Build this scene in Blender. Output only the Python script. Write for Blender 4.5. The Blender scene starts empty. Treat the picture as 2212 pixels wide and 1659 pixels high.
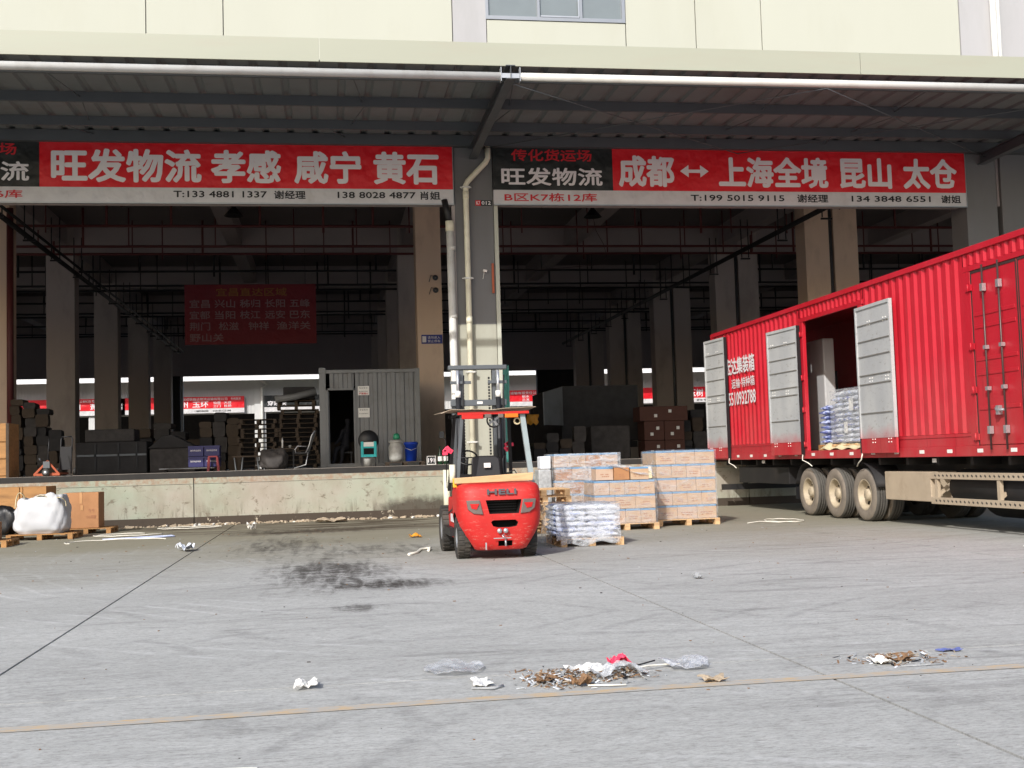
import bpy, bmesh, math, random
from mathutils import Vector, Matrix
random.seed(7)
R = random.random
def U(a, b): return a + (b - a) * random.random()
C = bpy.context.scene.collection
S = bpy.context.scene

# ------------------------------------------------------------------ camera, world, sun, exposure
cd = bpy.data.cameras.new('camera'); cam = bpy.data.objects.new('camera', cd); C.objects.link(cam)
cd.sensor_width = 36; cd.lens = 36 * 2528 / 2212; cd.clip_start = 0.1; cd.clip_end = 1500
rx = Vector((0.98737959, -0.15553295, -0.02985036))
ry = Vector((-0.01931702, 0.06880092, -0.99744337))
rz = Vector((0.15718905, 0.98543185, 0.06492819))
m = Matrix((rx, -ry, -rz)).transposed().to_4x4(); m.translation = (0, 0, 1.4)
cam.matrix_world = m
S.camera = cam
SUN_TO = Vector((-0.60, -1.0, 0.77)).normalized()
elev = math.asin(SUN_TO.z); azim = math.atan2(SUN_TO.x, SUN_TO.y)
w = bpy.data.worlds.new('World'); S.world = w; w.use_nodes = True
nt = w.node_tree; nt.nodes.clear()
sky = nt.nodes.new('ShaderNodeTexSky'); sky.sky_type = 'NISHITA'; sky.sun_disc = False
sky.sun_elevation = elev; sky.sun_rotation = azim; sky.dust_density = 2.5; sky.air_density = 1.0; sky.ozone_density = 1.0
bg = nt.nodes.new('ShaderNodeBackground'); bg.inputs[1].default_value = 0.15
wo = nt.nodes.new('ShaderNodeOutputWorld')
nt.links.new(sky.outputs[0], bg.inputs[0]); nt.links.new(bg.outputs[0], wo.inputs[0])
sd = bpy.data.lights.new('sun', 'SUN'); sun = bpy.data.objects.new('sun', sd); C.objects.link(sun)
sd.energy = 3.3; sd.angle = math.radians(0.55); sd.color = (1.0, 0.98, 0.95)
sun.rotation_euler = SUN_TO.to_track_quat('Z', 'Y').to_euler(); sun.location = (-20, -30, 40)
S.view_settings.view_transform = 'Standard'; S.view_settings.look = 'None'
S.view_settings.exposure = 0.27; S.view_settings.gamma = 1; S.view_settings.use_curve_mapping = False
S.cycles.max_bounces = 8; S.cycles.diffuse_bounces = 5; S.cycles.transparent_max_bounces = 12
S.cycles.use_denoising = True

# ------------------------------------------------------------------ materials
def lin(c):
    return tuple(((x / 255) / 12.92 if x / 255 <= 0.04045 else ((x / 255 + 0.055) / 1.055) ** 2.4) for x in c) + (1,)
MATS = {}
class NT:
    def __init__(s, name):
        s.m = bpy.data.materials.new(name); s.m.use_nodes = True; s.t = s.m.node_tree
        s.b = s.t.nodes['Principled BSDF']; MATS[name] = s.m
        s.tc = s.t.nodes.new('ShaderNodeTexCoord')
    def n(s, t, **k):
        x = s.t.nodes.new(t)
        for a, b in k.items(): setattr(x, a, b)
        return x
    def l(s, a, b): s.t.links.new(a, b)
    def mapp(s, scale=(1, 1, 1), rot=(0, 0, 0), src='Object', loc=(0, 0, 0)):
        mp = s.n('ShaderNodeMapping'); mp.inputs['Scale'].default_value = scale; mp.inputs['Rotation'].default_value = rot
        mp.inputs['Location'].default_value = loc
        s.l(s.tc.outputs[src], mp.inputs[0]); return mp.outputs[0]
    def noise(s, vec, scale=1, det=4, rough=0.55, dist=0):
        x = s.n('ShaderNodeTexNoise'); x.inputs['Scale'].default_value = scale; x.inputs['Detail'].default_value = det
        x.inputs['Roughness'].default_value = rough; x.inputs['Distortion'].default_value = dist
        s.l(vec, x.inputs['Vector']); return x.outputs['Fac']
    def ramp(s, fac, a, b, ca=(0, 0, 0, 1), cb=(1, 1, 1, 1)):
        x = s.n('ShaderNodeValToRGB'); x.color_ramp.elements[0].position = a; x.color_ramp.elements[1].position = b
        x.color_ramp.elements[0].color = ca; x.color_ramp.elements[1].color = cb
        s.l(fac, x.inputs[0]); return x.outputs[0]
    def mix(s, fac, a, b, mode='MIX'):
        x = s.n('ShaderNodeMix', data_type='RGBA', blend_type=mode)
        for sock, v in ((x.inputs[0], fac), (x.inputs[6], a), (x.inputs[7], b)):
            if isinstance(v, (int, float)): sock.default_value = v
            elif isinstance(v, tuple): sock.default_value = v
            else: s.l(v, sock)
        return x.outputs[2]
    def math(s, op, a, b=0.5):
        x = s.n('ShaderNodeMath', operation=op)
        for sock, v in ((x.inputs[0], a), (x.inputs[1], b)):
            if isinstance(v, (int, float)): sock.default_value = v
            else: s.l(v, sock)
        return x.outputs[0]
    def bump(s, h, strength=0.3, dist=0.02):
        x = s.n('ShaderNodeBump'); x.inputs['Strength'].default_value = strength; x.inputs['Distance'].default_value = dist
        s.l(h, x.inputs['Height']); s.l(x.outputs[0], s.b.inputs['Normal'])
    def col(s, o): s.l(o, s.b.inputs['Base Color'])
    def set(s, rough=0.6, metal=0, spec=0.5, coat=0):
        s.b.inputs['Roughness'].default_value = rough; s.b.inputs['Metallic'].default_value = metal
        s.b.inputs['Specular IOR Level'].default_value = spec; s.b.inputs['Coat Weight'].default_value = coat
def sc(c, k): return (min(1, c[0] * k), min(1, c[1] * k), min(1, c[2] * k), 1)
def mat(name, rgb, rough=0.6, metal=0, var=0.12, scale=2.5, bump=0, bscale=40, dirt=None, damt=0.35, dscale=1.5, dlo=0.5, dhi=0.75, coat=0, stretch=(1, 1, 1), spec=0.5):
    k = NT(name); c = lin(rgb)
    n1 = k.noise(k.mapp(stretch), scale, 5)
    o = k.mix(k.ramp(n1, 0.25, 0.75), sc(c, 1 - var), sc(c, 1 + var))
    if dirt:
        n2 = k.noise(k.mapp(stretch, loc=(3.1, 7.7, 1.3)), dscale, 6, 0.65)
        f = k.math('MULTIPLY', k.ramp(n2, dlo, dhi), damt)
        o = k.mix(f, o, lin(dirt))
    k.col(o); k.set(rough, metal, spec, coat)
    if bump: k.bump(k.noise(k.mapp(), bscale, 3), bump, 0.01)
    return k.m

mat('cream_wall', (182, 183, 170), 0.85, var=0.03, scale=0.4, bump=0.08, dirt=(170, 168, 150), damt=0.25, dscale=0.7, stretch=(1, 1, 0.3))
mat('grey_wall', (172, 171, 172), 0.85, var=0.04, scale=0.5, bump=0.08, dirt=(140, 140, 138), damt=0.3, dscale=0.8, stretch=(1, 1, 0.3))
k = NT('column_paint_shaded'); sx = k.n('ShaderNodeSeparateXYZ'); k.l(k.n('ShaderNodeNewGeometry').outputs['Position'], sx.inputs[0])
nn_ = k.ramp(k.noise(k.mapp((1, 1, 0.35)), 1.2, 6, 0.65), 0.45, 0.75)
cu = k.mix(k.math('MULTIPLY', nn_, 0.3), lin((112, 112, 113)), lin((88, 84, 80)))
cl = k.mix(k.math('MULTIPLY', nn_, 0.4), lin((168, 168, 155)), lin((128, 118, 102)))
k.col(k.mix(k.math('GREATER_THAN', sx.outputs[2], 5.0), cl, cu)); k.set(0.8)  # darker grey from the canopy's shadow edge up: its shade painted in
mat('banner_maroon', (124, 20, 34), 0.6, var=0.05); mat('banner_print', (150, 120, 122), 0.6, var=0.05); mat('banner_yellow', (150, 100, 40), 0.6)
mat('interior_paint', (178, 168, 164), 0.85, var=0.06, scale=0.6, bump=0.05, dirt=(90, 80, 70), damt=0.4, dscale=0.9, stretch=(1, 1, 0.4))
mat('near_column_lit', (222, 196, 174), 0.85, var=0.05, scale=0.6, bump=0.05, dirt=(140, 116, 96), damt=0.4, dscale=1.1, stretch=(1, 1, 0.4))  # paler, warmer copy of the interior paint: bounce off sunlit floor painted in
mat('interior_beam', (164, 154, 154), 0.85, var=0.06, scale=0.6)
mat('ceiling_concrete', (120, 114, 114), 0.9, var=0.08, scale=0.5)
mat('floor_concrete', (148, 140, 132), 0.7, var=0.12, scale=0.8, dirt=(100, 90, 80), damt=0.6, dscale=1.0)
mat('fascia_metal', (160, 162, 146), 0.55, metal=0.0, var=0.03, scale=0.5, dirt=(160, 152, 138), damt=0.35, dscale=1.2, stretch=(0.3, 1, 2))
mat('canopy_steel', (84, 88, 92), 0.6, metal=0.2, var=0.08, scale=1.5)
mat('canopy_sheet', (118, 122, 124), 0.55, metal=0.2, var=0.06, scale=0.7, dirt=(90, 70, 62), damt=0.3)
mat('white_pipe', (206, 205, 200), 0.4, var=0.03, scale=1.2, dirt=(150, 140, 125), damt=0.4, dscale=2.0)
mat('cream_pipe', (226, 222, 200), 0.4, var=0.03, scale=1.2, dirt=(150, 138, 118), damt=0.4, dscale=2.0)
mat('black_pipe', (30, 30, 32), 0.5)
mat('dark_red_pipe', (92, 38, 38), 0.6, var=0.1)
mat('dark_steel', (38, 38, 40), 0.5, metal=0.3)
mat('mid_steel', (98, 102, 106), 0.45, metal=0.5, var=0.1, dirt=(70, 60, 50), damt=0.3)
mat('bright_steel', (190, 192, 195), 0.35, metal=0.7, var=0.05)
mat('rubber_edge', (40, 38, 36), 0.8, var=0.3, scale=4)
mat('sign_red', (212, 12, 30), 0.45, var=0.04, scale=0.6)
mat('sign_black', (26, 30, 30), 0.45, var=0.05)
mat('sign_white', (202, 200, 201), 0.5, var=0.03, dirt=(170, 165, 160), damt=0.4)
mat('letter_white', (226, 222, 224), 0.5, var=0.02)
mat('letter_black', (18, 18, 20), 0.5, var=0.02)
mat('letter_red', (196, 28, 40), 0.5, var=0.03)
mat('letter_yellow', (222, 150, 30), 0.5, var=0.03)
mat('sign_blue', (30, 40, 130), 0.45, var=0.03)
mat('glass_grey', (120, 128, 130), 0.08, var=0.05, spec=0.8)
mat('aluminium', (165, 168, 172), 0.35, metal=0.6, var=0.04)
mat('container_grey', (122, 123, 123), 0.55, var=0.06, scale=1.2, dirt=(75, 68, 60), damt=0.4)
mat('teal_metal', (78, 150, 140), 0.5, var=0.08, dirt=(60, 80, 78), damt=0.3)
mat('paper_white', (228, 226, 220), 0.8, var=0.04)
mat('blue_plastic', (24, 62, 170), 0.35, var=0.05)
mat('crate_blue', (34, 33, 88), 0.5, var=0.08)
mat('teal_plastic', (40, 176, 178), 0.4, var=0.05)
mat('black_plastic', (22, 22, 24), 0.45, var=0.1)
mat('grey_ceramic', (165, 165, 160), 0.5, var=0.1, scale=6, dirt=(100, 95, 85), damt=0.5, dscale=5)
mat('green_plastic', (40, 130, 96), 0.4, var=0.1)
mat('bottle_green', (16, 52, 26), 0.12, var=0.1, spec=0.7)
mat('red_plastic', (112, 22, 28), 0.45, var=0.1)
mat('orange_metal', (168, 78, 42), 0.5, var=0.1, dirt=(90, 60, 40), damt=0.4, dscale=4)
mat('yellow_paint', (226, 168, 40), 0.5, var=0.08)
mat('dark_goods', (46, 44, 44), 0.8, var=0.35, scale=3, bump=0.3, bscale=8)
mat('dark_goods_b', (64, 60, 58), 0.8, var=0.35, scale=5, bump=0.3, bscale=8)
mat('dark_wood', (70, 58, 46), 0.8, var=0.2, scale=6)
mat('pale_wood', (206, 170, 126), 0.75, var=0.14, scale=5, bump=0.25, bscale=30, dirt=(120, 88, 60), damt=0.5, dscale=5, stretch=(0.4, 1, 2))
mat('brown_wood', (166, 122, 74), 0.75, var=0.18, scale=5, bump=0.25, bscale=30, dirt=(96, 66, 40), damt=0.6, dscale=4, stretch=(0.5, 1, 2))
mat('tyre_rubber', (38, 38, 38), 0.75, var=0.2, scale=8, bump=0.2, dirt=(105, 96, 84), damt=0.5, dscale=4, dlo=0.4)
mat('tyre_dusty', (128, 118, 106), 0.85, var=0.12, scale=4, bump=0.1, dirt=(78, 72, 66), damt=0.6, dscale=3, dlo=0.45)
mat('tread_dusty', (82, 79, 74), 0.85, var=0.12, scale=6, dirt=(48, 46, 44), damt=0.6, dscale=4)
mat('rim_dusty', (176, 162, 138), 0.6, var=0.1, scale=4, dirt=(120, 105, 88), damt=0.6, dscale=5)
mat('chassis_black', (26, 24, 24), 0.7, var=0.25, scale=4, dirt=(62, 54, 46), damt=0.5)
mat('dusty_beige', (172, 156, 134), 0.75, var=0.08, scale=3, dirt=(140, 122, 100), damt=0.5, dscale=3)
k = NT('door_grey'); o = k.mix(k.ramp(k.noise(k.mapp((1, 1, 0.5)), 1.6, 6), 0.3, 0.7), lin((164, 166, 168)), lin((184, 185, 184)))
o = k.mix(k.math('MULTIPLY', k.ramp(k.noise(k.mapp((1, 2.5, 5)), 2.2, 8, 0.8, 0.8), 0.57, 0.64), 0.6), o, lin((112, 104, 94)))
sz_ = k.n('ShaderNodeSeparateXYZ'); k.l(k.tc.outputs['Object'], sz_.inputs[0]); mr_ = k.n('ShaderNodeMapRange'); mr_.inputs[1].default_value = 2.05; mr_.inputs[2].default_value = 1.62; k.l(k.math('ADD', sz_.outputs[2], k.math('MULTIPLY', k.noise(k.mapp(), 3), 0.4)), mr_.inputs[0])
o = k.mix(k.math('MULTIPLY', mr_.outputs[0], 0.8), o, lin((180, 40, 52))); k.col(o); k.set(0.5); k.bump(k.noise(k.mapp(), 2.2, 4), 0.4, 0.02)
mat('door_slot', (128, 124, 118), 0.7)
mat('slot_dark', (62, 58, 54), 0.8, var=0.2)
mat('lock_steel', (84, 66, 64), 0.4, metal=0.5, var=0.12)
mat('cabinet_white', (190, 190, 190), 0.5, var=0.04)
k = NT('lift_red'); n_a = k.noise(k.mapp(), 3, 6, 0.6); o = k.mix(k.ramp(n_a, 0.3, 0.7), lin((186, 26, 24)), lin((192, 44, 38)))
sz_ = k.n('ShaderNodeSeparateXYZ'); k.l(k.tc.outputs['Object'], sz_.inputs[0])
lowm = k.n('ShaderNodeMapRange'); lowm.inputs[1].default_value = 0.6; lowm.inputs[2].default_value = 0.15; lowm.inputs[3].default_value = 0.25; lowm.inputs[4].default_value = 1; k.l(sz_.outputs[2], lowm.inputs[0])
scr = k.noise(k.mapp((1, 1, 4.5)), 7, 8, 0.8, 0.6)
o = k.mix(k.math('MULTIPLY', k.ramp(scr, 0.56, 0.62), k.math('MULTIPLY', lowm.outputs[0], 0.65)), o, lin((196, 168, 150)))
o = k.mix(k.math('MULTIPLY', k.ramp(k.noise(k.mapp(loc=(5, 2, 1)), 9, 8, 0.8), 0.6, 0.68), 0.5), o, lin((110, 36, 30)))
k.col(o); rg_ = k.n('ShaderNodeMapRange'); rg_.inputs[3].default_value = 0.42; rg_.inputs[4].default_value = 0.75; k.l(scr, rg_.inputs[0]); k.l(rg_.outputs[0], k.b.inputs['Roughness']); k.bump(n_a, 0.08, 0.01)
mat('hole_black', (8, 8, 8), 0.9, var=0.1)
mat('lamp_lens', (104, 92, 88), 0.2, var=0.1, coat=0.4)
mat('lamp_red', (190, 20, 20), 0.2, var=0.1, coat=0.4)
mat('lamp_orange', (222, 110, 20), 0.3, var=0.1)
mat('pale_blue_steel', (146, 158, 160), 0.45, var=0.06, dirt=(110, 110, 105), damt=0.4, dscale=5)
mat('seat_black', (26, 25, 27), 0.55, var=0.15)
mat('pink_ribbon', (236, 60, 92), 0.6, var=0.1)
mat('tape_cream', (216, 202, 164), 0.5, var=0.05)
mat('strap_white', (228, 224, 212), 0.5, var=0.05)
mat('bag_white', (218, 222, 228), 0.45, var=0.08, scale=6, bump=0.5, bscale=14)
mat('bag_blue', (96, 106, 160), 0.45, var=0.2, scale=8)
mat('bag_pale', (182, 192, 222), 0.45, var=0.15, scale=8, bump=0.4, bscale=14)
mat('woven_white', (188, 189, 192), 0.6, var=0.06, scale=3, bump=0.4, bscale=9)
mat('carton_brown', (170, 122, 82), 0.8, var=0.08, scale=2, dirt=(128, 88, 56), damt=0.4, dscale=3)
mat('carton_light', (184, 156, 128), 0.8, var=0.08, scale=3, dirt=(176, 132, 92), damt=0.4, dscale=5)
mat('carton_pink', (188, 162, 140), 0.8, var=0.08, scale=3, dirt=(180, 134, 104), damt=0.4, dscale=5)
mat('carton_dark', (84, 52, 42), 0.8, var=0.1, scale=3)
mat('carton_blue', (104, 150, 190), 0.5, var=0.15, scale=6)
mat('carton_print', (160, 108, 80), 0.8, var=0.1)
mat('carton_tape', (186, 140, 96), 0.35, var=0.05)
mat('litter_brown', (128, 98, 70), 0.8, var=0.3, scale=20)
mat('litter_grey', (160, 162, 163), 0.4, var=0.35, scale=15)
mat('skin', (120, 84, 66), 0.6)
mat('cloth_dark', (34, 34, 40), 0.9, var=0.2)
mat('ochre_sheet', (226, 156, 52), 0.5, var=0.15, scale=4)

for nm_ in ('sign_red', 'sign_white', 'sign_black', 'banner_maroon'):
    m_ = MATS[nm_]; t_ = m_.node_tree; x_ = t_.nodes.new('ShaderNodeTexNoise'); x_.inputs['Scale'].default_value = 1.6; x_.inputs['Detail'].default_value = 3; tc_ = t_.nodes.new('ShaderNodeTexCoord'); t_.links.new(tc_.outputs['Object'], x_.inputs['Vector'])
    b_ = t_.nodes.new('ShaderNodeBump'); b_.inputs['Strength'].default_value = 0.8; b_.inputs['Distance'].default_value = 0.12; t_.links.new(x_.outputs['Fac'], b_.inputs['Height']); t_.links.new(b_.outputs[0], t_.nodes['Principled BSDF'].inputs['Normal'])
def film(name, rgb, alpha, rough=0.15, bstr=0.8, bs=7):
    k = NT(name); k.col(k.mix(k.noise(k.mapp(), 9), lin(rgb), sc(lin(rgb), 0.8))); k.set(rough, 0, 0.6)
    n = k.noise(k.mapp((1, 1, 2.5), rot=(0.4, 0.3, 0.2)), bs, 6, 0.7, 1.2)
    a = k.n('ShaderNodeMapRange'); a.inputs[1].default_value = 0.4; a.inputs[2].default_value = 0.72
    a.inputs[3].default_value = alpha * 0.35; a.inputs[4].default_value = min(1, alpha * 2.4)
    k.l(n, a.inputs[0]); k.l(a.outputs[0], k.b.inputs['Alpha']); k.bump(n, bstr, 0.03)
film('stretch_film', (214, 216, 220), 0.2, 0.2, 0.3, 4)
film('loose_film', (216, 219, 223), 0.36, 0.2, 0.5, 5)
film('heavy_film', (216, 219, 226), 0.5, 0.2, 0.5, 5)

# red painted container: dust near the bottom (dirt), slight fading
k = NT('container_red'); n1 = k.noise(k.mapp((1, 0.5, 0.5)), 1.1, 6, 0.6)
o = k.mix(k.ramp(n1, 0.3, 0.75), lin((176, 8, 30)), lin((188, 30, 50)))
sx = k.n('ShaderNodeSeparateXYZ'); k.l(k.tc.outputs['Object'], sx.inputs[0])
mr = k.n('ShaderNodeMapRange'); mr.inputs[1].default_value = 3.0; mr.inputs[2].default_value = 1.25; mr.inputs[3].default_value = 0.12; mr.inputs[4].default_value = 1
k.l(sx.outputs[2], mr.inputs[0])
f = k.math('MULTIPLY', k.math('MULTIPLY', mr.outputs[0], k.ramp(k.noise(k.mapp((1, 1, 0.4)), 2.0, 7, 0.65), 0.3, 0.72)), 0.6)
o = k.mix(f, o, lin((164, 96, 90)))
st = k.noise(k.mapp((1, 9, 0.35)), 1.5, 6, 0.7)
o = k.mix(k.math('MULTIPLY', k.ramp(st, 0.58, 0.68), 0.4), o, lin((112, 22, 28)))
ru = k.noise(k.mapp((1, 1, 0.8), loc=(2, 9, 4)), 5, 8, 0.8)
o = k.mix(k.math('MULTIPLY', k.ramp(ru, 0.64, 0.69), 0.7), o, lin((120, 62, 50)))
k.col(o); k.set(0.48, 0, 0.45); k.bump(k.noise(k.mapp(), 1.7, 4), 0.5, 0.03)

# painted dock wall: chipped pale green over concrete, dirty low down
k = NT('dock_paint')
base = k.mix(k.ramp(k.noise(k.mapp((0.6, 1, 1)), 0.8, 5), 0.35, 0.65), lin((156, 164, 146)), lin((164, 156, 144)))
drip = k.noise(k.mapp((5, 1, 0.8)), 1.6, 6, 0.7)
sx = k.n('ShaderNodeSeparateXYZ'); k.l(k.tc.outputs['Object'], sx.inputs[0])
low = k.n('ShaderNodeMapRange'); low.inputs[1].default_value = 0.62; low.inputs[2].default_value = 0.2; k.l(sx.outputs[2], low.inputs[0])
f = k.math('MULTIPLY', k.ramp(drip, 0.52, 0.62), k.math('MULTIPLY', low.outputs[0], 0.7))
base = k.mix(f, base, lin((84, 76, 62)))
base = k.mix(k.math('MULTIPLY', k.ramp(k.noise(k.mapp((1, 1, 0.7)), 1.4, 7, 0.65), 0.42, 0.7), 0.55), base, lin((134, 124, 106)))
chips = k.ramp(k.noise(k.mapp((1, 1, 1.3)), 4.2, 8, 0.74, 0.4), 0.57, 0.63)
base = k.mix(k.math('MULTIPLY', chips, 0.75), base, lin((104, 92, 76)))
top = k.n('ShaderNodeMapRange'); top.inputs[1].default_value = 1.03; top.inputs[2].default_value = 1.08; k.l(sx.outputs[2], top.inputs[0])
base = k.mix(k.math('MULTIPLY', top.outputs[0], k.ramp(k.noise(k.mapp((1, 1, 1)), 7, 6, 0.7), 0.42, 0.6)), base, lin((150, 128, 108)))
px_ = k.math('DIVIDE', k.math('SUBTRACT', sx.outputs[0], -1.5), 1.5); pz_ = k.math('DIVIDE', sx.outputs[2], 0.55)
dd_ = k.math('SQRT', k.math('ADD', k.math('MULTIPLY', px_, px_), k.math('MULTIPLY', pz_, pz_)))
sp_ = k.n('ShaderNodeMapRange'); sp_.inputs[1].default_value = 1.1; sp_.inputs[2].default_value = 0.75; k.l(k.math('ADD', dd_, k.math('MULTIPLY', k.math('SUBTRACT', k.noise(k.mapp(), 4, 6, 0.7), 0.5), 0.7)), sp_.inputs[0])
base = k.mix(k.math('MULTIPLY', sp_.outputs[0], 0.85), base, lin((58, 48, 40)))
k.col(base); k.set(0.85); k.bump(k.noise(k.mapp(), 9, 8, 0.7), 0.5, 0.02)
k = NT('dock_tar')
n = k.noise(k.mapp((1.3, 1, 1)), 3.0, 8, 0.7)
k.col(k.mix(k.ramp(n, 0.6, 0.66), lin((66, 56, 46)), lin((186, 176, 156)))); k.set(0.8); k.bump(n, 0.4, 0.02)

# yard concrete
k = NT('yard_concrete'); g = k.mapp(src='Object')
n0 = k.noise(k.mapp((0.3, 0.9, 1)), 0.7, 6, 0.6)
n1 = k.noise(k.mapp((1, 1, 1)), 5, 8, 0.7)
n2 = k.noise(k.mapp((0.7, 3.0, 1), rot=(0, 0, 0.10)), 3.1, 9, 0.75, 0.9)
n3 = k.noise(k.mapp((0.22, 4.5, 1), rot=(0, 0, -0.2)), 1.5, 5, 0.6, 1.5)
n5 = k.noise(k.mapp((3.5, 0.3, 1), rot=(0, 0, 0.5)), 1.2, 6, 0.6, 1.0)
msk = k.ramp(k.noise(k.mapp((0.6, 0.6, 1)), 0.55, 3), 0.42, 0.62)
c0 = k.mix(k.ramp(n0, 0.3, 0.7), lin((174, 174, 170)), lin((192, 192, 188)))
c0 = k.mix(k.math('MULTIPLY', k.ramp(n1, 0.45, 0.72), 0.25), c0, lin((150, 149, 145)))
c0 = k.mix(k.math('MULTIPLY', k.ramp(n2, 0.5, 0.66), 0.30), c0, lin((132, 131, 128)))
c0 = k.mix(k.math('MULTIPLY', k.math('MULTIPLY', k.ramp(n3, 0.55, 0.61), msk), 0.5), c0, lin((118, 117, 115)))
c0 = k.mix(k.math('MULTIPLY', k.math('MULTIPLY', k.ramp(n5, 0.6, 0.66), k.ramp(msk, 1.0, 0.2)), 0.3), c0, lin((128, 127, 124)))
c0 = k.mix(k.math('MULTIPLY', k.ramp(n2, 0.3, 0.42, (1, 1, 1, 1), (0, 0, 0, 1)), 0.5), c0, lin((212, 212, 211)))
n4 = k.noise(k.mapp((0.8, 2.4, 1)), 30, 4, 0.8)
c0 = k.mix(k.math('MULTIPLY', k.ramp(n4, 0.46, 0.62), 0.62), c0, lin((134, 133, 129)))
n6 = k.noise(k.mapp((0.7, 2.0, 1), loc=(4, 4, 0)), 13, 5, 0.8)
c0 = k.mix(k.math('MULTIPLY', k.ramp(n6, 0.52, 0.62), 0.5), c0, lin((126, 124, 120)))
c0 = k.mix(k.math('MULTIPLY', k.ramp(n6, 0.32, 0.42, (1, 1, 1, 1), (0, 0, 0, 1)), 0.4), c0, lin((212, 211, 208)))
def arcs(cx, cy, sc_, th, dist, col_, amt, mloc, mlo=0.5, mhi=0.62):
    global c0
    wv = k.n('ShaderNodeTexWave', wave_type='RINGS', rings_direction='Z', wave_profile='SIN'); wv.inputs['Scale'].default_value = sc_; wv.inputs['Distortion'].default_value = dist; wv.inputs['Detail'].default_value = 3; wv.inputs['Detail Scale'].default_value = 0.6
    k.l(k.mapp((1, 1, 1), loc=(-cx, -cy, 0)), wv.inputs['Vector'])
    mk_ = k.ramp(k.noise(k.mapp((0.5, 0.9, 1), loc=mloc), 0.8, 3), mlo, mhi)
    br_ = k.ramp(k.noise(k.mapp((1, 1, 1)), 9, 6, 0.75), 0.35, 0.6)
    c0 = k.mix(k.math('MULTIPLY', k.math('MULTIPLY', k.ramp(wv.outputs['Fac'], th, 1.0), mk_), k.math('MULTIPLY', br_, amt)), c0, lin(col_))
arcs(-14, 2, 0.45, 0.82, 6, (116, 115, 113), 0.42, (1, 1, 0)); arcs(16, -3, 0.55, 0.85, 5, (120, 119, 117), 0.42, (7, 3, 0)); arcs(2, 34, 0.4, 0.86, 7, (112, 110, 108), 0.42, (3, 8, 0)); arcs(9, 22, 0.8, 0.88, 4, (216, 216, 215), 0.4, (5, 5, 0))
# tan dust towards the dock
sx = k.n('ShaderNodeSeparateXYZ'); k.l(k.tc.outputs['Object'], sx.inputs[0])
wob = k.math('ADD', sx.outputs[1], k.math('MULTIPLY', k.noise(k.mapp((0.5, 0.5, 1)), 0.7, 4), 9))
dm = k.n('ShaderNodeMapRange'); dm.inputs[1].default_value = 19; dm.inputs[2].default_value = 28; k.l(wob, dm.inputs[0])
c0 = k.mix(k.math('MULTIPLY', dm.outputs[0], 0.8), c0, lin((130, 124, 102)))
# oil / tyre stain patches round two centres
def blob(cx, cy, rx_, ry_):
    a = k.math('DIVIDE', k.math('SUBTRACT', sx.outputs[0], cx), rx_); b = k.math('DIVIDE', k.math('SUBTRACT', sx.outputs[1], cy), ry_)
    d = k.math('SQRT', k.math('ADD', k.math('MULTIPLY', a, a), k.math('MULTIPLY', b, b)))
    r = k.n('ShaderNodeMapRange'); r.inputs[1].default_value = 1.0; r.inputs[2].default_value = 0.25; k.l(d, r.inputs[0]); return r.outputs[0]
ns = k.math('ADD', k.math('MULTIPLY', k.noise(k.mapp((0.8, 2.8, 1), rot=(0, 0, 0.25)), 3.0, 9, 0.75, 2.2), 0.6), k.math('MULTIPLY', k.noise(k.mapp((2.6, 0.35, 1), rot=(0, 0, -0.25)), 2.0, 6, 0.65, 0.5), 0.4))
for (cx, cy, rx_, ry_, amt) in ((0.0, 15.8, 1.6, 4.4, 0.9), (0.6, 13.9, 1.4, 1.2, 0.95), (0.25, 11.7, 0.6, 0.6, 0.75), (-0.8, 21.5, 1.8, 5.5, 0.75), (0.8, 19.5, 2.6, 3.4, 0.65), (-0.6, 26.0, 3.4, 2.4, 0.8)):
    mk = k.math('MULTIPLY', blob(cx, cy, rx_, ry_), amt)
    th = k.ramp(k.math('ADD', ns, k.math('MULTIPLY', mk, 0.2)), 0.6, 0.7)
    c0 = k.mix(k.math('MULTIPLY', th, mk), c0, lin((62, 58, 54)))
# damp strip by the dock
wet = k.math('MULTIPLY', k.ramp(blob(0.2, 29.4, 6.5, 5.6), 0.1, 0.5), k.ramp(k.noise(k.mapp((0.3, 1.3, 1), loc=(2, 0.4, 0)), 1.0, 8, 0.7, 0.8), 0.42, 0.54))
c0 = k.mix(k.math('MULTIPLY', wet, 0.85), c0, lin((66, 54, 44)))
k.col(c0)
rg = k.n('ShaderNodeMapRange'); rg.inputs[3].default_value = 0.82; rg.inputs[4].default_value = 0.4; k.set(0.85, 0, 0.15)
k.bump(k.math('ADD', k.math('MULTIPLY', n4, 0.6), n2), 0.25, 0.012)
k = NT('road_line'); n = k.noise(k.mapp((1.2, 3, 1)), 5, 7, 0.72)
k.col(k.mix(k.ramp(n, 0.36, 0.56), lin((196, 168, 128)), lin((172, 170, 164)))); k.set(0.8)

mat('joint_dark', (80, 78, 75), 0.95)
mat('crack_grey', (104, 102, 100), 0.95)
# corrugated far wall
mat('far_wall', (196, 196, 194), 0.6, var=0.04); mat('far_white', (236, 236, 236), 0.5, var=0.02)

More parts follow.
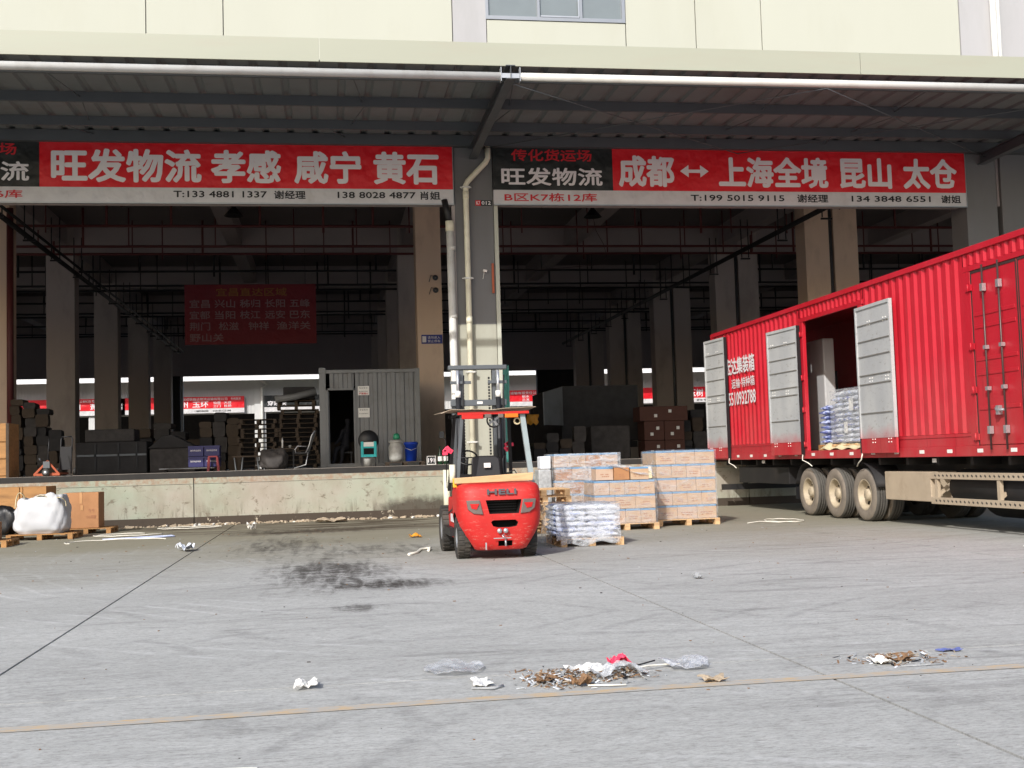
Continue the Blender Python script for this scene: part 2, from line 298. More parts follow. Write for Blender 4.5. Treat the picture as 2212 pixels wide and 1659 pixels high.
# ------------------------------------------------------------------ mesh helpers
W = {}
class MB:
    def __init__(s): s.v = []; s.f = []; s.mi = []; s.sm = []
    def _add(s, vs, fs, mi=0, smooth=False):
        b = len(s.v); s.v += [Vector(v) for v in vs]
        for f in fs: s.f.append([b + i for i in f]); s.mi.append(mi); s.sm.append(smooth)
    def box(s, x0, y0, z0, x1, y1, z1, mi=0):
        s._add([(x0, y0, z0), (x1, y0, z0), (x1, y1, z0), (x0, y1, z0), (x0, y0, z1), (x1, y0, z1), (x1, y1, z1), (x0, y1, z1)],
               [(0, 3, 2, 1), (4, 5, 6, 7), (0, 1, 5, 4), (1, 2, 6, 5), (2, 3, 7, 6), (3, 0, 4, 7)], mi); return s
    def obox(s, c, sz, rot=(0, 0, 0), mi=0):
        from mathutils import Euler
        E = Euler(rot).to_matrix(); a, b, d = sz[0] / 2, sz[1] / 2, sz[2] / 2
        vs = [Vector(c) + E @ Vector(p) for p in ((-a, -b, -d), (a, -b, -d), (a, b, -d), (-a, b, -d), (-a, -b, d), (a, -b, d), (a, b, d), (-a, b, d))]
        s._add(vs, [(0, 3, 2, 1), (4, 5, 6, 7), (0, 1, 5, 4), (1, 2, 6, 5), (2, 3, 7, 6), (3, 0, 4, 7)], mi); return s
    def tube(s, pts, r, n=10, mi=0, caps=True, rs=None):
        pts = [Vector(p) for p in pts]; b = len(s.v); up = None
        for i, p in enumerate(pts):
            d = (pts[min(i + 1, len(pts) - 1)] - pts[max(i - 1, 0)]).normalized()
            if up is None:
                up = Vector((0, 0, 1)) if abs(d.z) < 0.9 else Vector((1, 0, 0))
            a = d.cross(up).normalized(); c = a.cross(d).normalized(); up = c
            rr = rs[i] if rs else r
            for j in range(n):
                t = 2 * math.pi * j / n; s.v.append(p + a * math.cos(t) * rr + c * math.sin(t) * rr)
        for i in range(len(pts) - 1):
            for j in range(n):
                s.f.append([b + i * n + j, b + i * n + (j + 1) % n, b + (i + 1) * n + (j + 1) % n, b + (i + 1) * n + j]); s.mi.append(mi); s.sm.append(True)
        if caps:
            s.f.append([b + j for j in range(n)][::-1]); s.mi.append(mi); s.sm.append(False)
            s.f.append([b + (len(pts) - 1) * n + j for j in range(n)]); s.mi.append(mi); s.sm.append(False)
        return s
    def lathe(s, prof, c=(0, 0, 0), axis='z', n=24, mi=0, smooth=True, mis=None):
        b = len(s.v); c = Vector(c)
        for (r, h) in prof:
            for j in range(n):
                t = 2 * math.pi * j / n; u, v_ = r * math.cos(t), r * math.sin(t)
                s.v.append(c + (Vector((u, v_, h)) if axis == 'z' else Vector((h, u, v_)) if axis == 'x' else Vector((u, h, v_))))
        for i in range(len(prof) - 1):
            for j in range(n):
                s.f.append([b + i * n + j, b + i * n + (j + 1) % n, b + (i + 1) * n + (j + 1) % n, b + (i + 1) * n + j]); s.mi.append(mis[i] if mis else mi); s.sm.append(smooth)
        return s
    def quad(s, a, b, c, d, mi=0): s._add([a, b, c, d], [(0, 1, 2, 3)], mi); return s
    def prism(s, poly, d, mi=0):   # poly: 3D points, d: extrusion vector
        n = len(poly); d = Vector(d)
        s._add([Vector(p) for p in poly] + [Vector(p) + d for p in poly], [tuple(range(n))[::-1], tuple(range(n, 2 * n))] + [(i, (i + 1) % n, n + (i + 1) % n, n + i) for i in range(n)], mi); return s
    def grid(s, fn, nu, nv, mi=0, smooth=True):
        b = len(s.v)
        for i in range(nu + 1):
            for j in range(nv + 1): s.v.append(Vector(fn(i / nu, j / nv)))
        for i in range(nu):
            for j in range(nv):
                q = b + i * (nv + 1) + j
                s.f.append([q, q + nv + 1, q + nv + 2, q + 1]); s.mi.append(mi); s.sm.append(smooth)
        return s
    def mesh(s, name, off=Vector((0, 0, 0))):
        me = bpy.data.meshes.new(name); me.from_pydata([tuple(v - off) for v in s.v], [], s.f)
        for p, mi, sm in zip(me.polygons, s.mi, s.sm): p.material_index = mi; p.use_smooth = sm
        me.validate(); me.update(); return me
    def build(s, name, mats, parent=None, bevel=0, sol=0):
        off = W.get(parent.name, Vector((0, 0, 0))) if parent else Vector((0, 0, 0))
        o = bpy.data.objects.new(name, s.mesh(name, off)); C.objects.link(o)
        for mm in ([mats] if isinstance(mats, str) else mats): o.data.materials.append(MATS[mm])
        if parent: o.parent = parent
        W[o.name] = off.copy()
        if sol: md = o.modifiers.new('s', 'SOLIDIFY'); md.thickness = sol; md.offset = 0
        if bevel:
            md = o.modifiers.new('b', 'BEVEL'); md.width = bevel; md.segments = 2; md.limit_method = 'ANGLE'
        return o
def tag(o, label, cat, group=None):
    o['label'] = label; o['category'] = cat
    if group: o['group'] = group
    return o
def thing(name, label, cat, loc=(0, 0, 0), group=None):
    o = bpy.data.objects.new(name, None); C.objects.link(o); o.location = loc; W[o.name] = Vector(loc)
    o.empty_display_size = 0.2
    return tag(o, label, cat, group)
def struct(o): o['kind'] = 'structure'; return o
def kids(o): return [c for c in bpy.data.objects if c.parent == o]
def dup(o, parent=None, delta=None, rotz=None, label=None, group=None):
    ch = kids(o)
    c = o.copy(); C.objects.link(c); c.parent = parent
    if delta is not None: c.location = o.location + Vector(delta)
    if rotz is not None: c.rotation_euler = (0, 0, rotz)
    for x in ch: dup(x, c)
    if label: c['label'] = label
    if group: c['group'] = group
    return c

ORD = ['bottom', 'second', 'third', 'fourth', 'fifth', 'sixth', 'seventh', 'eighth', 'ninth', 'tenth', 'eleventh', 'twelfth', 'thirteenth', 'fourteenth', 'fifteenth']
def layer(i, n): return 'top' if i == n - 1 else ORD[i]
def colw(q, n): return 'left' if q == 0 else 'right' if q == n - 1 else 'middle' if n == 3 else 'second' if q == 1 else 'third'
def row3(s_): return ('front', 'middle', 'rear')[min(s_, 2)]
_tc = {}
def textmesh(txt, bold):
    key = (txt, bold)
    if key not in _tc:
        cu = bpy.data.curves.new('t', 'FONT'); cu.body = txt; cu.offset = bold; cu.resolution_u = 2; cu.size = 1
        o = bpy.data.objects.new('t', cu); C.objects.link(o)
        dg = bpy.context.evaluated_depsgraph_get(); dg.update()
        me = bpy.data.meshes.new_from_object(o.evaluated_get(dg))
        vs = [v.co.copy() for v in me.vertices]; fs = [list(p.vertices) for p in me.polygons]
        bpy.data.objects.remove(o); bpy.data.curves.remove(cu); bpy.data.meshes.remove(me)
        x0 = min(v.x for v in vs); x1 = max(v.x for v in vs); y0 = min(v.y for v in vs); y1 = max(v.y for v in vs)
        _tc[key] = ([((v.x - x0) / (x1 - x0), (v.y - y0) / (y1 - y0)) for v in vs], fs)
    return _tc[key]
def text(mb, txt, org, u, v, mi=0, bold=0.0):   # org lower-left; u, v full extents
    vs, fs = textmesh(txt, 0); org = Vector(org); u = Vector(u); v = Vector(v)
    nn = u.cross(v).normalized(); k = bold * 1.25 * v.length; uh = u.normalized(); vh = v.normalized()
    u = u - uh * 2 * k; v = v - vh * 2 * k; org = org + uh * k + vh * k
    for q in range(9 if k > 0 else 1):
        t = q * math.pi / 4; r_ = 0 if q == 8 else k
        if k == 0: r_ = 0
        o2 = org + uh * r_ * math.cos(t) + vh * r_ * math.sin(t) + nn * 0.0004 * q
        mb._add([o2 + u * a + v * b for a, b in vs], fs, mi)
def words(name, matn, parent, items, y=None, sol=0):
    for (s_, a, b_, z0, z1, bold) in items:
        mb = MB(); text(mb, s_, (a, y, z0), (b_ - a, 0, 0), (0, 0, z1 - z0), 0, bold); mb.build(name, matn, parent)

# ------------------------------------------------------------------ ground, yard
X0s = [-2.3 + 5.35 * i for i in range(-8, 11)]
g = MB(); g.quad((-600, -300, -0.09), (600, -300, -0.09), (600, 900, -0.09), (-600, 900, -0.09))
ground = struct(g.build('ground', 'joint_dark'))
YJ = [-40, -25, -8, 7.68, 30.51]
for i in range(len(X0s) - 1):
    for j in range(len(YJ) - 1):
        gj = 0.006
        sl = MB().box(X0s[i] + 0.012, YJ[j] + gj, -0.085, X0s[i + 1] - 0.012, YJ[j + 1] - gj, 0)
        o = sl.build('slab', 'yard_concrete', ground)
MB().box(-600, -300, -0.03, X0s[0], 900, -0.004).build('outer_yard', 'yard_concrete', ground)
MB().box(X0s[-1], -300, -0.03, 600, 900, -0.004).build('outer_yard', 'yard_concrete', ground)
MB().box(X0s[0], -300, -0.03, X0s[-1], YJ[0], -0.004).build('outer_yard', 'yard_concrete', ground)
MB().box(X0s[0], 88.6, -0.03, X0s[-1], 900, -0.004).build('outer_yard', 'yard_concrete', ground)
ln = MB()
for i in range(60):
    a = -22 + i * 0.8; ya = 6.93 + 0.03 * math.sin(a * 0.7); yb = 6.93 + 0.03 * math.sin((a + 0.8) * 0.7)
    ln.quad((a, ya - 0.065, 0.004), (a + 0.8, yb - 0.065, 0.004), (a + 0.8, yb + 0.065, 0.004), (a, ya + 0.065, 0.004))
ln.build('painted_line', 'road_line', ground)

# ------------------------------------------------------------------ warehouse
wh = thing('warehouse', 'large cream walled freight warehouse with raised loading dock and open bays', 'building', (4, 30.5, 0))
B0, B1 = -55.0, 62.7
COLX = [3.98 + 14.63 * k for k in range(-4, 5)]
MB().box(B0, 30.62, -0.02, B1, 88.6, 1.34).build('floor', 'floor_concrete', wh)
for i in range(-6, 10):   # dock face in sections between shallow joints
    a = 3.98 + 7.315 * i + 0.012; b = a + 7.315 - 0.024
    if b > B1: break
    d = MB(); d.box(a, 30.5, 0.21, b, 30.62, 1.035, 0); d.box(a, 30.512, 1.035, b, 30.62, 1.045, 1); d.box(a, 30.5, 1.045, b, 30.62, 1.19, 0)
    d.box(a, 30.49, -0.02, b, 30.62, 0.21, 2)
    d.build('dock_wall', ['dock_paint', 'joint_dark', 'dock_tar'], wh)
MB().box(B0, 30.50, 1.19, B1, 30.619, 1.335).build('dock_edge', 'rubber_edge', wh)
# ragged debris crust at the dock foot
db = MB()
for i in range(420):
    x = U(-7.5, 9.8); y = 30.47 - abs(random.gauss(0, 0.16)); s_ = U(0.02, 0.07)
    db.obox((x, y, s_ * 0.3), (s_ * U(1, 3), s_ * U(0.8, 1.6), s_ * U(0.5, 1)), (U(-.3, .3), U(-.3, .3), U(0, 3)), random.choice([0] * 9 + [1]))
o = db.build('rubble', ['dusty_beige', 'paper_white']); o['kind'] = 'stuff'; tag(o, 'crumbled plaster and grit along the foot of the dock wall', 'rubble')
# header beam, upper wall
for i in range(len(COLX) - 1):
    MB().box(COLX[i] + 0.52, 30.56, 8.25, COLX[i + 1] - 0.52, 31.0, 10.15).build('header_beam', 'interior_beam', wh)
MB().box(B0, 30.62, 10.15, B1, 31.0, 14.7).build('upper_wall', 'grey_wall', wh)
def facade(x0, x1, z0=10.2, z1=14.65): MB().box(x0 + 0.012, 30.5, z0, x1 - 0.012, 30.615, z1).build('facade_panel', 'cream_wall', wh, bevel=0.006)
for b in (-2, -1, 0, 1, 2):
    s0 = 4.46 + 14.63 * b; e0 = 18.2 + 14.63 * b
    js = [s0, s0 + 5.86, s0 + 7.77, e0]
    if b == 0:
        facade(4.46, 8.32, 10.2, 13.26); facade(4.46, 8.32, 14.45, 14.65); facade(8.32, 10.32); facade(10.32, 12.235); facade(12.235, 18.22)
    else:
        if b == -1: js = [-10.17, -4.39, -2.449, 3.54]
        for a, c in zip(js[:-1], js[1:]): facade(a, c)
for cx in (-10.65, 4.0, 18.95, 33.3):
    w_ = 0.45 if cx < 10 else 0.75
    if cx == 18.95: MB().box(18.23, 30.48, 10.2, 20.3, 30.615, 14.65).build('facade_pier', 'grey_wall', wh)
    else: MB().box(cx - w_, 30.48, 10.2, cx + w_, 30.615, 14.65).build('facade_pier', 'grey_wall', wh)
# window
wf = MB()
for (a, b_, c, d) in ((4.44, 13.27, 8.31, 13.37), (4.44, 14.35, 8.31, 14.45), (4.44, 13.37, 4.52, 14.35), (8.22, 13.37, 8.31, 14.35), (5.86, 13.37, 5.93, 14.35), (7.04, 13.37, 7.11, 14.35)):
    wf.box(a, 30.47, b_, c, 30.6, d)
win = wf.build('window', 'aluminium', wh)
for (a, b_) in ((4.52, 5.86), (5.93, 7.04), (7.11, 8.22)):
    MB().box(a, 30.54, 13.37, b_, 30.56, 14.35).build('pane', 'glass_grey', win)
MB().box(5.95, 30.455, 13.37, 7.02, 30.468, 13.41).box(6.99, 30.455, 13.41, 7.03, 30.468, 13.9).build('sash', 'bright_steel', win)
# downpipe on the upper pier
MB().tube([(19.22, 30.38, 10.1), (19.22, 30.38, 14.6)], 0.09, 14).tube([(19.38, 30.40, 10.1), (19.38, 30.40, 14.6)], 0.06, 10).build('wall_pipe', 'white_pipe', wh)
# columns
for cx in COLX:
    if abs(cx - 18.61) < 0.1:
        MB().box(18.1, 30.45, 1.34, 19.05, 31.3, 10.14).build('column', 'column_paint_shaded', wh, bevel=0.01)
        MB().box(19.2, 30.45, 1.34, 20.15, 31.3, 10.14).build('column', 'column_paint_shaded', wh, bevel=0.01)
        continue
    MB().box(cx - 0.515, 30.45, 1.34 if cx != 3.98 else 1.34, cx + 0.515, 31.3, 10.14).build('column', 'column_paint_shaded', wh, bevel=0.015)
MB().box(3.47, 30.45, 0, 4.5, 30.5, 1.34).build('column_foot', 'column_paint_shaded', wh)
for sx_, x_ in ((1, 4.56), (1, -10.0)):
    MB().box(x_ - 0.055, 30.44, 1.34, x_ + 0.055, 30.56, 8.2).build('door_jamb', 'cream_wall', wh, bevel=0.008)
MB().box(3.38, 30.46, 1.34, 3.468, 30.56, 8.2).build('door_jamb', 'interior_paint', wh)
rows = [41.5 + 10.4 * k for k in range(5)]
gridx = [-54.5, -40.3, -25.7, -11.1, 3.72, 18.6, 33.9, 48.5]
for yr in rows:
    ip_ = 'near_column_lit' if yr < 45 else 'interior_paint'
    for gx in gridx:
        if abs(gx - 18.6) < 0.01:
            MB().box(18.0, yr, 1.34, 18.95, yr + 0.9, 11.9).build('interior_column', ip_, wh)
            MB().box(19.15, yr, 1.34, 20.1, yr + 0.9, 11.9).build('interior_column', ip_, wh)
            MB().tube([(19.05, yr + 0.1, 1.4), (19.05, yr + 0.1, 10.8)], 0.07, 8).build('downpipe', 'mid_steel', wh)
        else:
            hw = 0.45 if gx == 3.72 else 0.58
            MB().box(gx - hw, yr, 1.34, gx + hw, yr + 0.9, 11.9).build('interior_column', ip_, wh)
    MB().box(B0, yr + 0.03, 10.82, B1, yr + 0.7, 11.98).build('cross_beam', 'interior_beam', wh)
for gx in (-40.3, -25.7, -18.4, -11.1, -3.8, 3.72, 11.2, 18.5, 26, 33.9):
    MB().box(gx - 0.3, 31.3, 11.1, gx + 0.3, 88, 11.99).build('long_beam', 'interior_beam', wh)
MB().box(B0, 31.0, 12.0, B1, 88.5, 12.25).build('ceiling', 'ceiling_concrete', wh)
MB().box(B0, 30.62, 14.7, B1, 88.6, 14.9).build('roof', 'ceiling_concrete', wh)
MB().box(B0 - 0.3, 30.5, 0, B0, 88.6, 14.9).build('side_wall', 'grey_wall', wh)
MB().box(B1, 30.5, 0, B1 + 0.3, 88.6, 14.9).build('side_wall', 'grey_wall', wh)
# rear wall with openings
MB().box(B0, 88.0, 8.24, B1, 88.5, 14.7).build('rear_wall', 'interior_beam', wh)
for a, b_ in ((B0, -26), (-11.6, -10.5), (16.0, 20.3), (32.5, B1)):
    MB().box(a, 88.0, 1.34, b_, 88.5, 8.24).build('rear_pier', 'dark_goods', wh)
MB().box(-18.6, 88.1, 1.34, -18.2, 88.4, 8.24).build('rear_post', 'interior_paint', wh)
MB().box(7.0, 87.9, 1.34, 7.4, 88.4, 8.24).build('rear_post', 'interior_paint', wh)
MB().box(27.0, 87.9, 1.34, 27.5, 88.4, 8.24).build('rear_post', 'interior_paint', wh)
MB().tube([(-10.35, 87.8, 1.4), (-10.35, 87.8, 8.2)], 0.1, 8).build('rear_pipe', 'white_pipe', wh)

# sprinkler pipes (z about 10.5, between the rows)
sp = thing('sprinkler_pipework', 'dark red pipe grid hanging under the warehouse ceiling', 'pipes', (4, 45, 10.5))
for kx, yb in enumerate([31.1] + rows[:4]):
    for j, dy in enumerate((3.4, 6.9, 9.3)):
        y = yb + dy; zz = 10.55 - 0.12 * (j % 2)
        MB().tube([(-30, y, zz), (34, y, zz)], 0.055, 6).build('sprinkler_pipe', 'dark_red_pipe' if kx < 2 else 'dark_steel', sp)
        x = -29.5
        while x < 34:
            key = ('hg', R() < 0.6, R() < 0.7, kx < 2, j % 2)
            if key not in W:
                ho = MB().tube([(0, 0, zz - (0.05 if key[1] else 0.25)), (0, 0, 11.99)], 0.028 if key[2] else 0.05, 6).build('hanger', 'dark_red_pipe' if kx < 2 else 'dark_steel'); W[key] = ho.data; bpy.data.objects.remove(ho)
            ho = bpy.data.objects.new('hanger', W[key]); C.objects.link(ho); ho.parent = sp; ho.location = Vector((x, y, 0)) - W[sp.name]
            x += U(1.2, 3.4)
for (x, z, r_) in ((-10.0, 9.55, 0.09), (-9.7, 9.62, 0.05), (17.3, 9.85, 0.10)):
    MB().tube([(x, 31.5, z), (x, 84, z)], r_, 8).build('main_pipe', 'dark_steel', sp)
for y in range(34, 84, 4):
    for x in (-10.0, 17.3): hg = MB(); hg.tube([(x - 0.15, y, 9.5), (x - 0.15, y, 11.1)], 0.025, 5); hg.tube([(x + 0.15, y, 9.5), (x + 0.15, y, 11.1)], 0.025, 5); hg.box(x - 0.2, y - 0.03, 9.42, x + 0.2, y + 0.03, 9.48); hg.build('hanger', 'dark_steel', sp)
MB().tube([(-10.42, 41.2, 1.4), (-10.42, 41.2, 10.4)], 0.11, 10).build('riser', 'dark_red_pipe', sp)
# high bay lamps
def lamp(x, y, z, label):
    t = thing('hanging_lamp', label, 'lamp', (x, y, z))
    MB().lathe([(0.0, 0.5), (0.07, 0.48), (0.09, 0.3), (0.14, 0.26), (0.34, 0.02), (0.36, 0.0), (0.33, 0.0), (0.12, 0.22)], (x, y, z), n=20).build('shade', 'dark_steel', t)
    MB().tube([(x, y, z + 0.48), (x, y, 12.0)], 0.015, 6).build('cord', 'black_pipe', t)
lamp(-3.25, 44, 10.75, 'dark bell lamp hanging under the ceiling in the left bay')
lamp(10.4, 44, 10.75, 'dark bell lamp hanging under the ceiling in the right bay')
pts = [(10.4, 43.9, 10.7), (10.45, 43.8, 10.2), (10.7, 43.6, 9.6), (10.75, 43.4, 9.1), (10.4, 43.2, 8.75), (9.0, 43, 8.6), (7.2, 42.8, 8.45), (6.0, 42.6, 8.55)]
tag(MB().tube(pts, 0.012, 6).build('loose_cable', 'lock_steel'), 'loose cable drooping below the lamp in the right bay', 'cable')

# ------------------------------------------------------------------ canopy
cn = thing('canopy', 'grey steel canopy with corrugated roof and cream fascia over the loading dock', 'canopy', (4, 27, 9.6))
for a in range(-36, 60, 12):
    MB().prism([(a + 0.01, 24.2, 9.81), (a + 0.01, 24.2, 10.31), (a + 0.01, 24.24, 10.31), (a + 0.01, 24.24, 9.81)], (11.98, 0, 0)).build('fascia', 'fascia_metal', cn, bevel=0.004)
sh = MB(); x = -36.0
prof = []
while x < 60: prof += [(x, 0), (x + 0.42, 0), (x + 0.47, 0.055), (x + 0.57, 0.055)]; x += 0.62
for i in range(len(prof) - 1):
    (a, za), (b_, zb) = prof[i], prof[i + 1]
    sh.quad((a, 24.25, 9.86 + za), (b_, 24.25, 9.86 + zb), (b_, 30.6, 10.02 + zb), (a, 30.6, 10.02 + za))
sh.build('roof_sheet', 'canopy_sheet', cn, sol=0.006)
for y, zt in ((24.75, 9.865), (26.85, 9.918), (28.9, 9.97)):
    p = MB(); h = 0.23; z1 = zt; z0 = zt - h
    p.box(-36, y, z0, 60, y + 0.008, z1); p.box(-36, y + 0.008, z0, 60, y + 0.07, z0 + 0.008); p.box(-36, y + 0.008, z1 - 0.008, 60, y + 0.07, z1)
    p.build('purlin', 'canopy_steel', cn)
MB().box(-36, 30.2, 9.72, 60, 30.215, 10.0).box(-36, 30.215, 9.72, 60, 30.45, 9.74).build('wall_beam', 'canopy_steel', cn)
e = MB(); e.tube([(-36, 23.97, 9.5), (3.78, 23.97, 9.5)], 0.085, 16); e.tube([(4.18, 23.97, 9.5), (18.4, 23.97, 9.5)], 0.085, 16); e.tube([(18.8, 23.97, 9.5), (60, 23.97, 9.5)], 0.085, 16)
e.build('edge_tube', 'white_pipe', cn)
for bx in (-25.28, -10.65, 3.98, 18.61, 33.24):
    b = MB(); b.box(bx - 0.1, 23.85, 9.42, bx + 0.1, 30.45, 9.435); b.box(bx - 0.1, 23.85, 9.7, bx + 0.1, 30.45, 9.715); b.box(bx - 0.006, 23.85, 9.435, bx + 0.006, 30.45, 9.7)
    b.build('cantilever_beam', 'mid_steel', cn)
    b = MB(); b.box(bx - 0.21, 23.88, 9.38, bx - 0.195, 24.06, 9.68); b.box(bx + 0.195, 23.88, 9.38, bx + 0.21, 24.06, 9.68); b.box(bx - 0.19, 23.9, 9.45, bx + 0.19, 23.91, 9.55)
    b.build('end_plate', 'bright_steel', cn)
for i in range(-8, 14):
    x = 3.98 + 4.87 * i + (1.6 if i % 2 else 0.2)
    for pr_ in ([(x, 24.8, 9.66), (x + 0.25, 26.85, 9.8)], [(x + 0.3, 26.9, 9.7), (x + 0.05, 28.9, 9.87)], [(x - 0.5, 28.95, 9.75), (x - 0.1, 30.2, 9.9)]): MB().tube(pr_, 0.012, 5).build('sag_rod', 'mid_steel', cn)
for (x0, x1) in ((3.98, 11.3), (11.3, 18.6)):
    rr = 0.013
    MB().tube([(x0, 24.4, 9.52), (x1, 30.2, 9.58)], rr, 5).build('brace_rod', 'mid_steel', cn); MB().tube([(x0, 30.2, 9.60), (x1, 24.4, 9.54)], rr, 5).build('brace_rod', 'mid_steel', cn)

# ------------------------------------------------------------------ signs on the header
def zz_sign(nm, x0, xr, x1, label):
    t = thing('shop_sign', label, 'sign', ((x0 + x1) / 2, 30.4, 8.2))
    MB().box(x0, 30.36, 8.2, x1, 30.45, 8.58).build('white_strip', 'sign_white', t)
    MB().box(x0, 30.36, 8.583, xr, 30.45, 9.75).build('black_panel', 'sign_black', t)
    MB().box(xr + 0.002, 30.36, 8.583, x1, 30.45, 9.745).build('red_panel', 'sign_red', t)
    MB().box(x0, 30.345, 8.17, x1, 30.455, 8.198).box(x1 + 0.001, 30.345, 8.17, x1 + 0.02, 30.455, 9.75).build('frame', 'aluminium', t)
    return t
YS = 30.352
s1 = zz_sign('a', -10.28, -6.98, 3.42, 'red banner sign with large white characters over the left bay')
def tx(mb, s_, x0, x1, z0, z1, mi=0, bold=0.0, y=YS): text(mb, s_, (x0, y, z0), (x1 - x0, 0, 0), (0, 0, z1 - z0), mi, bold)
words('lettering', 'letter_white', s1, [('旺发物流', -6.70, -3.03, 8.70, 9.57, .028), ('孝感', -2.80, -1.03, 8.70, 9.57, .028), ('咸宁', -0.70, 1.03, 8.70, 9.57, .028), ('黄石', 1.34, 3.06, 8.70, 9.57, .028), ('旺发物流', -10.0, -7.22, 8.72, 9.22, .022)], YS)
words('lettering', 'letter_red', s1, [('传化货运场', -9.75, -7.52, 9.38, 9.69, .02), ('B区K6栋16库', -9.9, -7.38, 8.29, 8.50, .018)], YS)
words('lettering', 'letter_black', s1, [('T:133 4881 1337', -3.73, -1.40, 8.33, 8.50, .025), ('谢经理', -1.22, -0.42, 8.30, 8.52, .02), ('138 8028 4877', 0.40, 2.43, 8.33, 8.50, .025), ('肖姐', 2.55, 3.08, 8.30, 8.52, .02)], YS)
s2 = zz_sign('b', 4.50, 7.77, 18.05, 'red banner sign with double arrow over the right bay above the trailer')
words('lettering', 'letter_white', s2, [('成都', 7.93, 9.50, 8.68, 9.55, .028), ('上海全境', 10.75, 13.93, 8.68, 9.55, .028), ('昆山', 14.27, 15.82, 8.68, 9.55, .028), ('太仓', 16.16, 17.80, 8.68, 9.55, .028), ('旺发物流', 4.72, 7.48, 8.70, 9.19, .022)], YS)
zc = 9.13; L = MB()
L.prism([(9.66, YS, zc), (9.90, YS, zc - 0.17), (9.90, YS, zc - 0.045), (10.23, YS, zc - 0.045), (10.23, YS, zc - 0.17), (10.47, YS, zc), (10.23, YS, zc + 0.17), (10.23, YS, zc + 0.045), (9.90, YS, zc + 0.045), (9.90, YS, zc + 0.17)], (0, 0.004, 0)); L.build('double_arrow', 'letter_white', s2)
words('lettering', 'letter_red', s2, [('传化货运场', 5.0, 7.2, 9.36, 9.69, .02), ('B区K7栋12库', 4.79, 7.31, 8.27, 8.50, .018)], YS)
words('lettering', 'letter_black', s2, [('T:199 5015 9115', 9.93, 12.62, 8.31, 8.48, .025), ('谢经理', 12.99, 13.9, 8.28, 8.51, .02), ('134 3848 6551', 14.59, 16.96, 8.31, 8.48, .025), ('谢姐', 17.28, 17.88, 8.28, 8.51, .02)], YS)
t = thing('number_plate', 'small red and black plate reading K7 012 on the pillar', 'plate', (4.24, 30.44, 8.24))
MB().box(4.02, 30.43, 8.17, 4.16, 30.45, 8.31).build('red_field', 'sign_red', t); MB().box(4.161, 30.43, 8.17, 4.46, 30.45, 8.31).build('black_field', 'sign_black', t)
words('lettering', 'letter_white', t, [('K7', 4.04, 4.14, 8.19, 8.29, .01), ('012', 4.18, 4.43, 8.19, 8.29, .03)], 30.426)

# drainpipes by the pillar
t = thing('drainpipe', 'pale downpipe with an elbow at its top running down the pillar face', 'pipe', (3.72, 30.33, 1.2))
MB().tube([(4.36, 30.3, 9.72), (4.36, 30.3, 9.42), (4.30, 30.3, 9.3), (3.82, 30.3, 8.8), (3.75, 30.3, 8.68), (3.75, 30.3, 8.2), (3.75, 30.3, 0.05)], 0.075, 14).build('pipe', 'cream_pipe', t)
for z in (8.62, 6.2, 3.73, 1.9): MB().box(3.64, 30.21, z - 0.02, 3.86, 30.39, z + 0.02).tube([(3.6, 30.28, z), (3.9, 30.28, z)], 0.02, 6).build('bracket', 'white_pipe', t)
for z in (8.42, 5.1): MB().tube([(3.75, 30.3, z - 0.09), (3.75, 30.3, z + 0.09)], 0.083, 14).build('coupling', 'cream_pipe', t)
t = thing('drainpipe', 'thick white downpipe fed by a black hose left of the pillar', 'pipe', (3.33, 30.33, 1.2))
MB().tube([(3.30, 30.3, 7.62), (3.33, 30.3, 1.3), (3.33, 30.3, 0.05)], 0.098, 16).build('pipe', 'white_pipe', t)
MB().tube([(3.30, 30.3, 7.45), (3.30, 30.3, 7.72)], 0.112, 16).build('socket', 'cream_pipe', t)
MB().tube([(3.30, 30.3, 7.66), (3.24, 30.34, 8.0), (3.18, 30.38, 8.3)], 0.085, 12).build('hose', 'black_pipe', t)
for z in (7.0, 5.2, 3.2): MB().tube([(3.33, 30.3, z - 0.05), (3.33, 30.3, z + 0.05)], 0.108, 14).build('coupling', 'white_pipe', t)
tag(MB().box(4.40, 30.40, 5.82, 4.46, 30.449, 6.62).build('wall_thermometer', 'orange_metal', bevel=0.01), 'narrow orange strip fixed upright on the pillar', 'strip')
tag(MB().obox((4.22, 30.40, 6.42), (0.10, 0.08, 0.06), (0.3, 0.2, 0.1)).tube([(4.2, 30.43, 6.4), (4.16, 30.43, 6.2)], 0.01, 5).build('small_sensor', 'paper_white', bevel=0.01), 'tiny white camera on the pillar beside the orange strip', 'camera')
t = thing('wall_notice', 'small blue notice with white print on the brown interior column', 'notice', (3.72, 41.48, 5.62))
MB().box(3.40, 41.47, 5.63, 4.15, 41.49, 5.95).build('board', 'sign_blue', t)
L = MB(); text(L, '请勿进入', (3.62, 41.465, 5.80), (0.45, 0, 0), (0, 0, 0.1)); text(L, '禁止停车', (3.62, 41.465, 5.67), (0.45, 0, 0), (0, 0, 0.1)); L.build('lettering', 'letter_white', t); MB().box(3.43, 41.46, 5.68, 3.57, 41.465, 5.9).build('symbol_panel', 'letter_white', t)
for z in (8.0, 7.55):
    o = MB().lathe([(0.02, 0), (0.09, 0), (0.10, -0.02), (0.02, -0.03)], (3.95, 41.47, z), axis='y', n=14).tube([(3.95, 41.45, z), (3.8, 41.45, z + 0.1), (3.72, 41.45, z - 0.15)], 0.012, 5).build('wall_hook', 'mid_steel')
    tag(o, 'round hook plate %s of two high on the brown interior column' % ('upper' if z > 7.8 else 'lower'), 'hook')

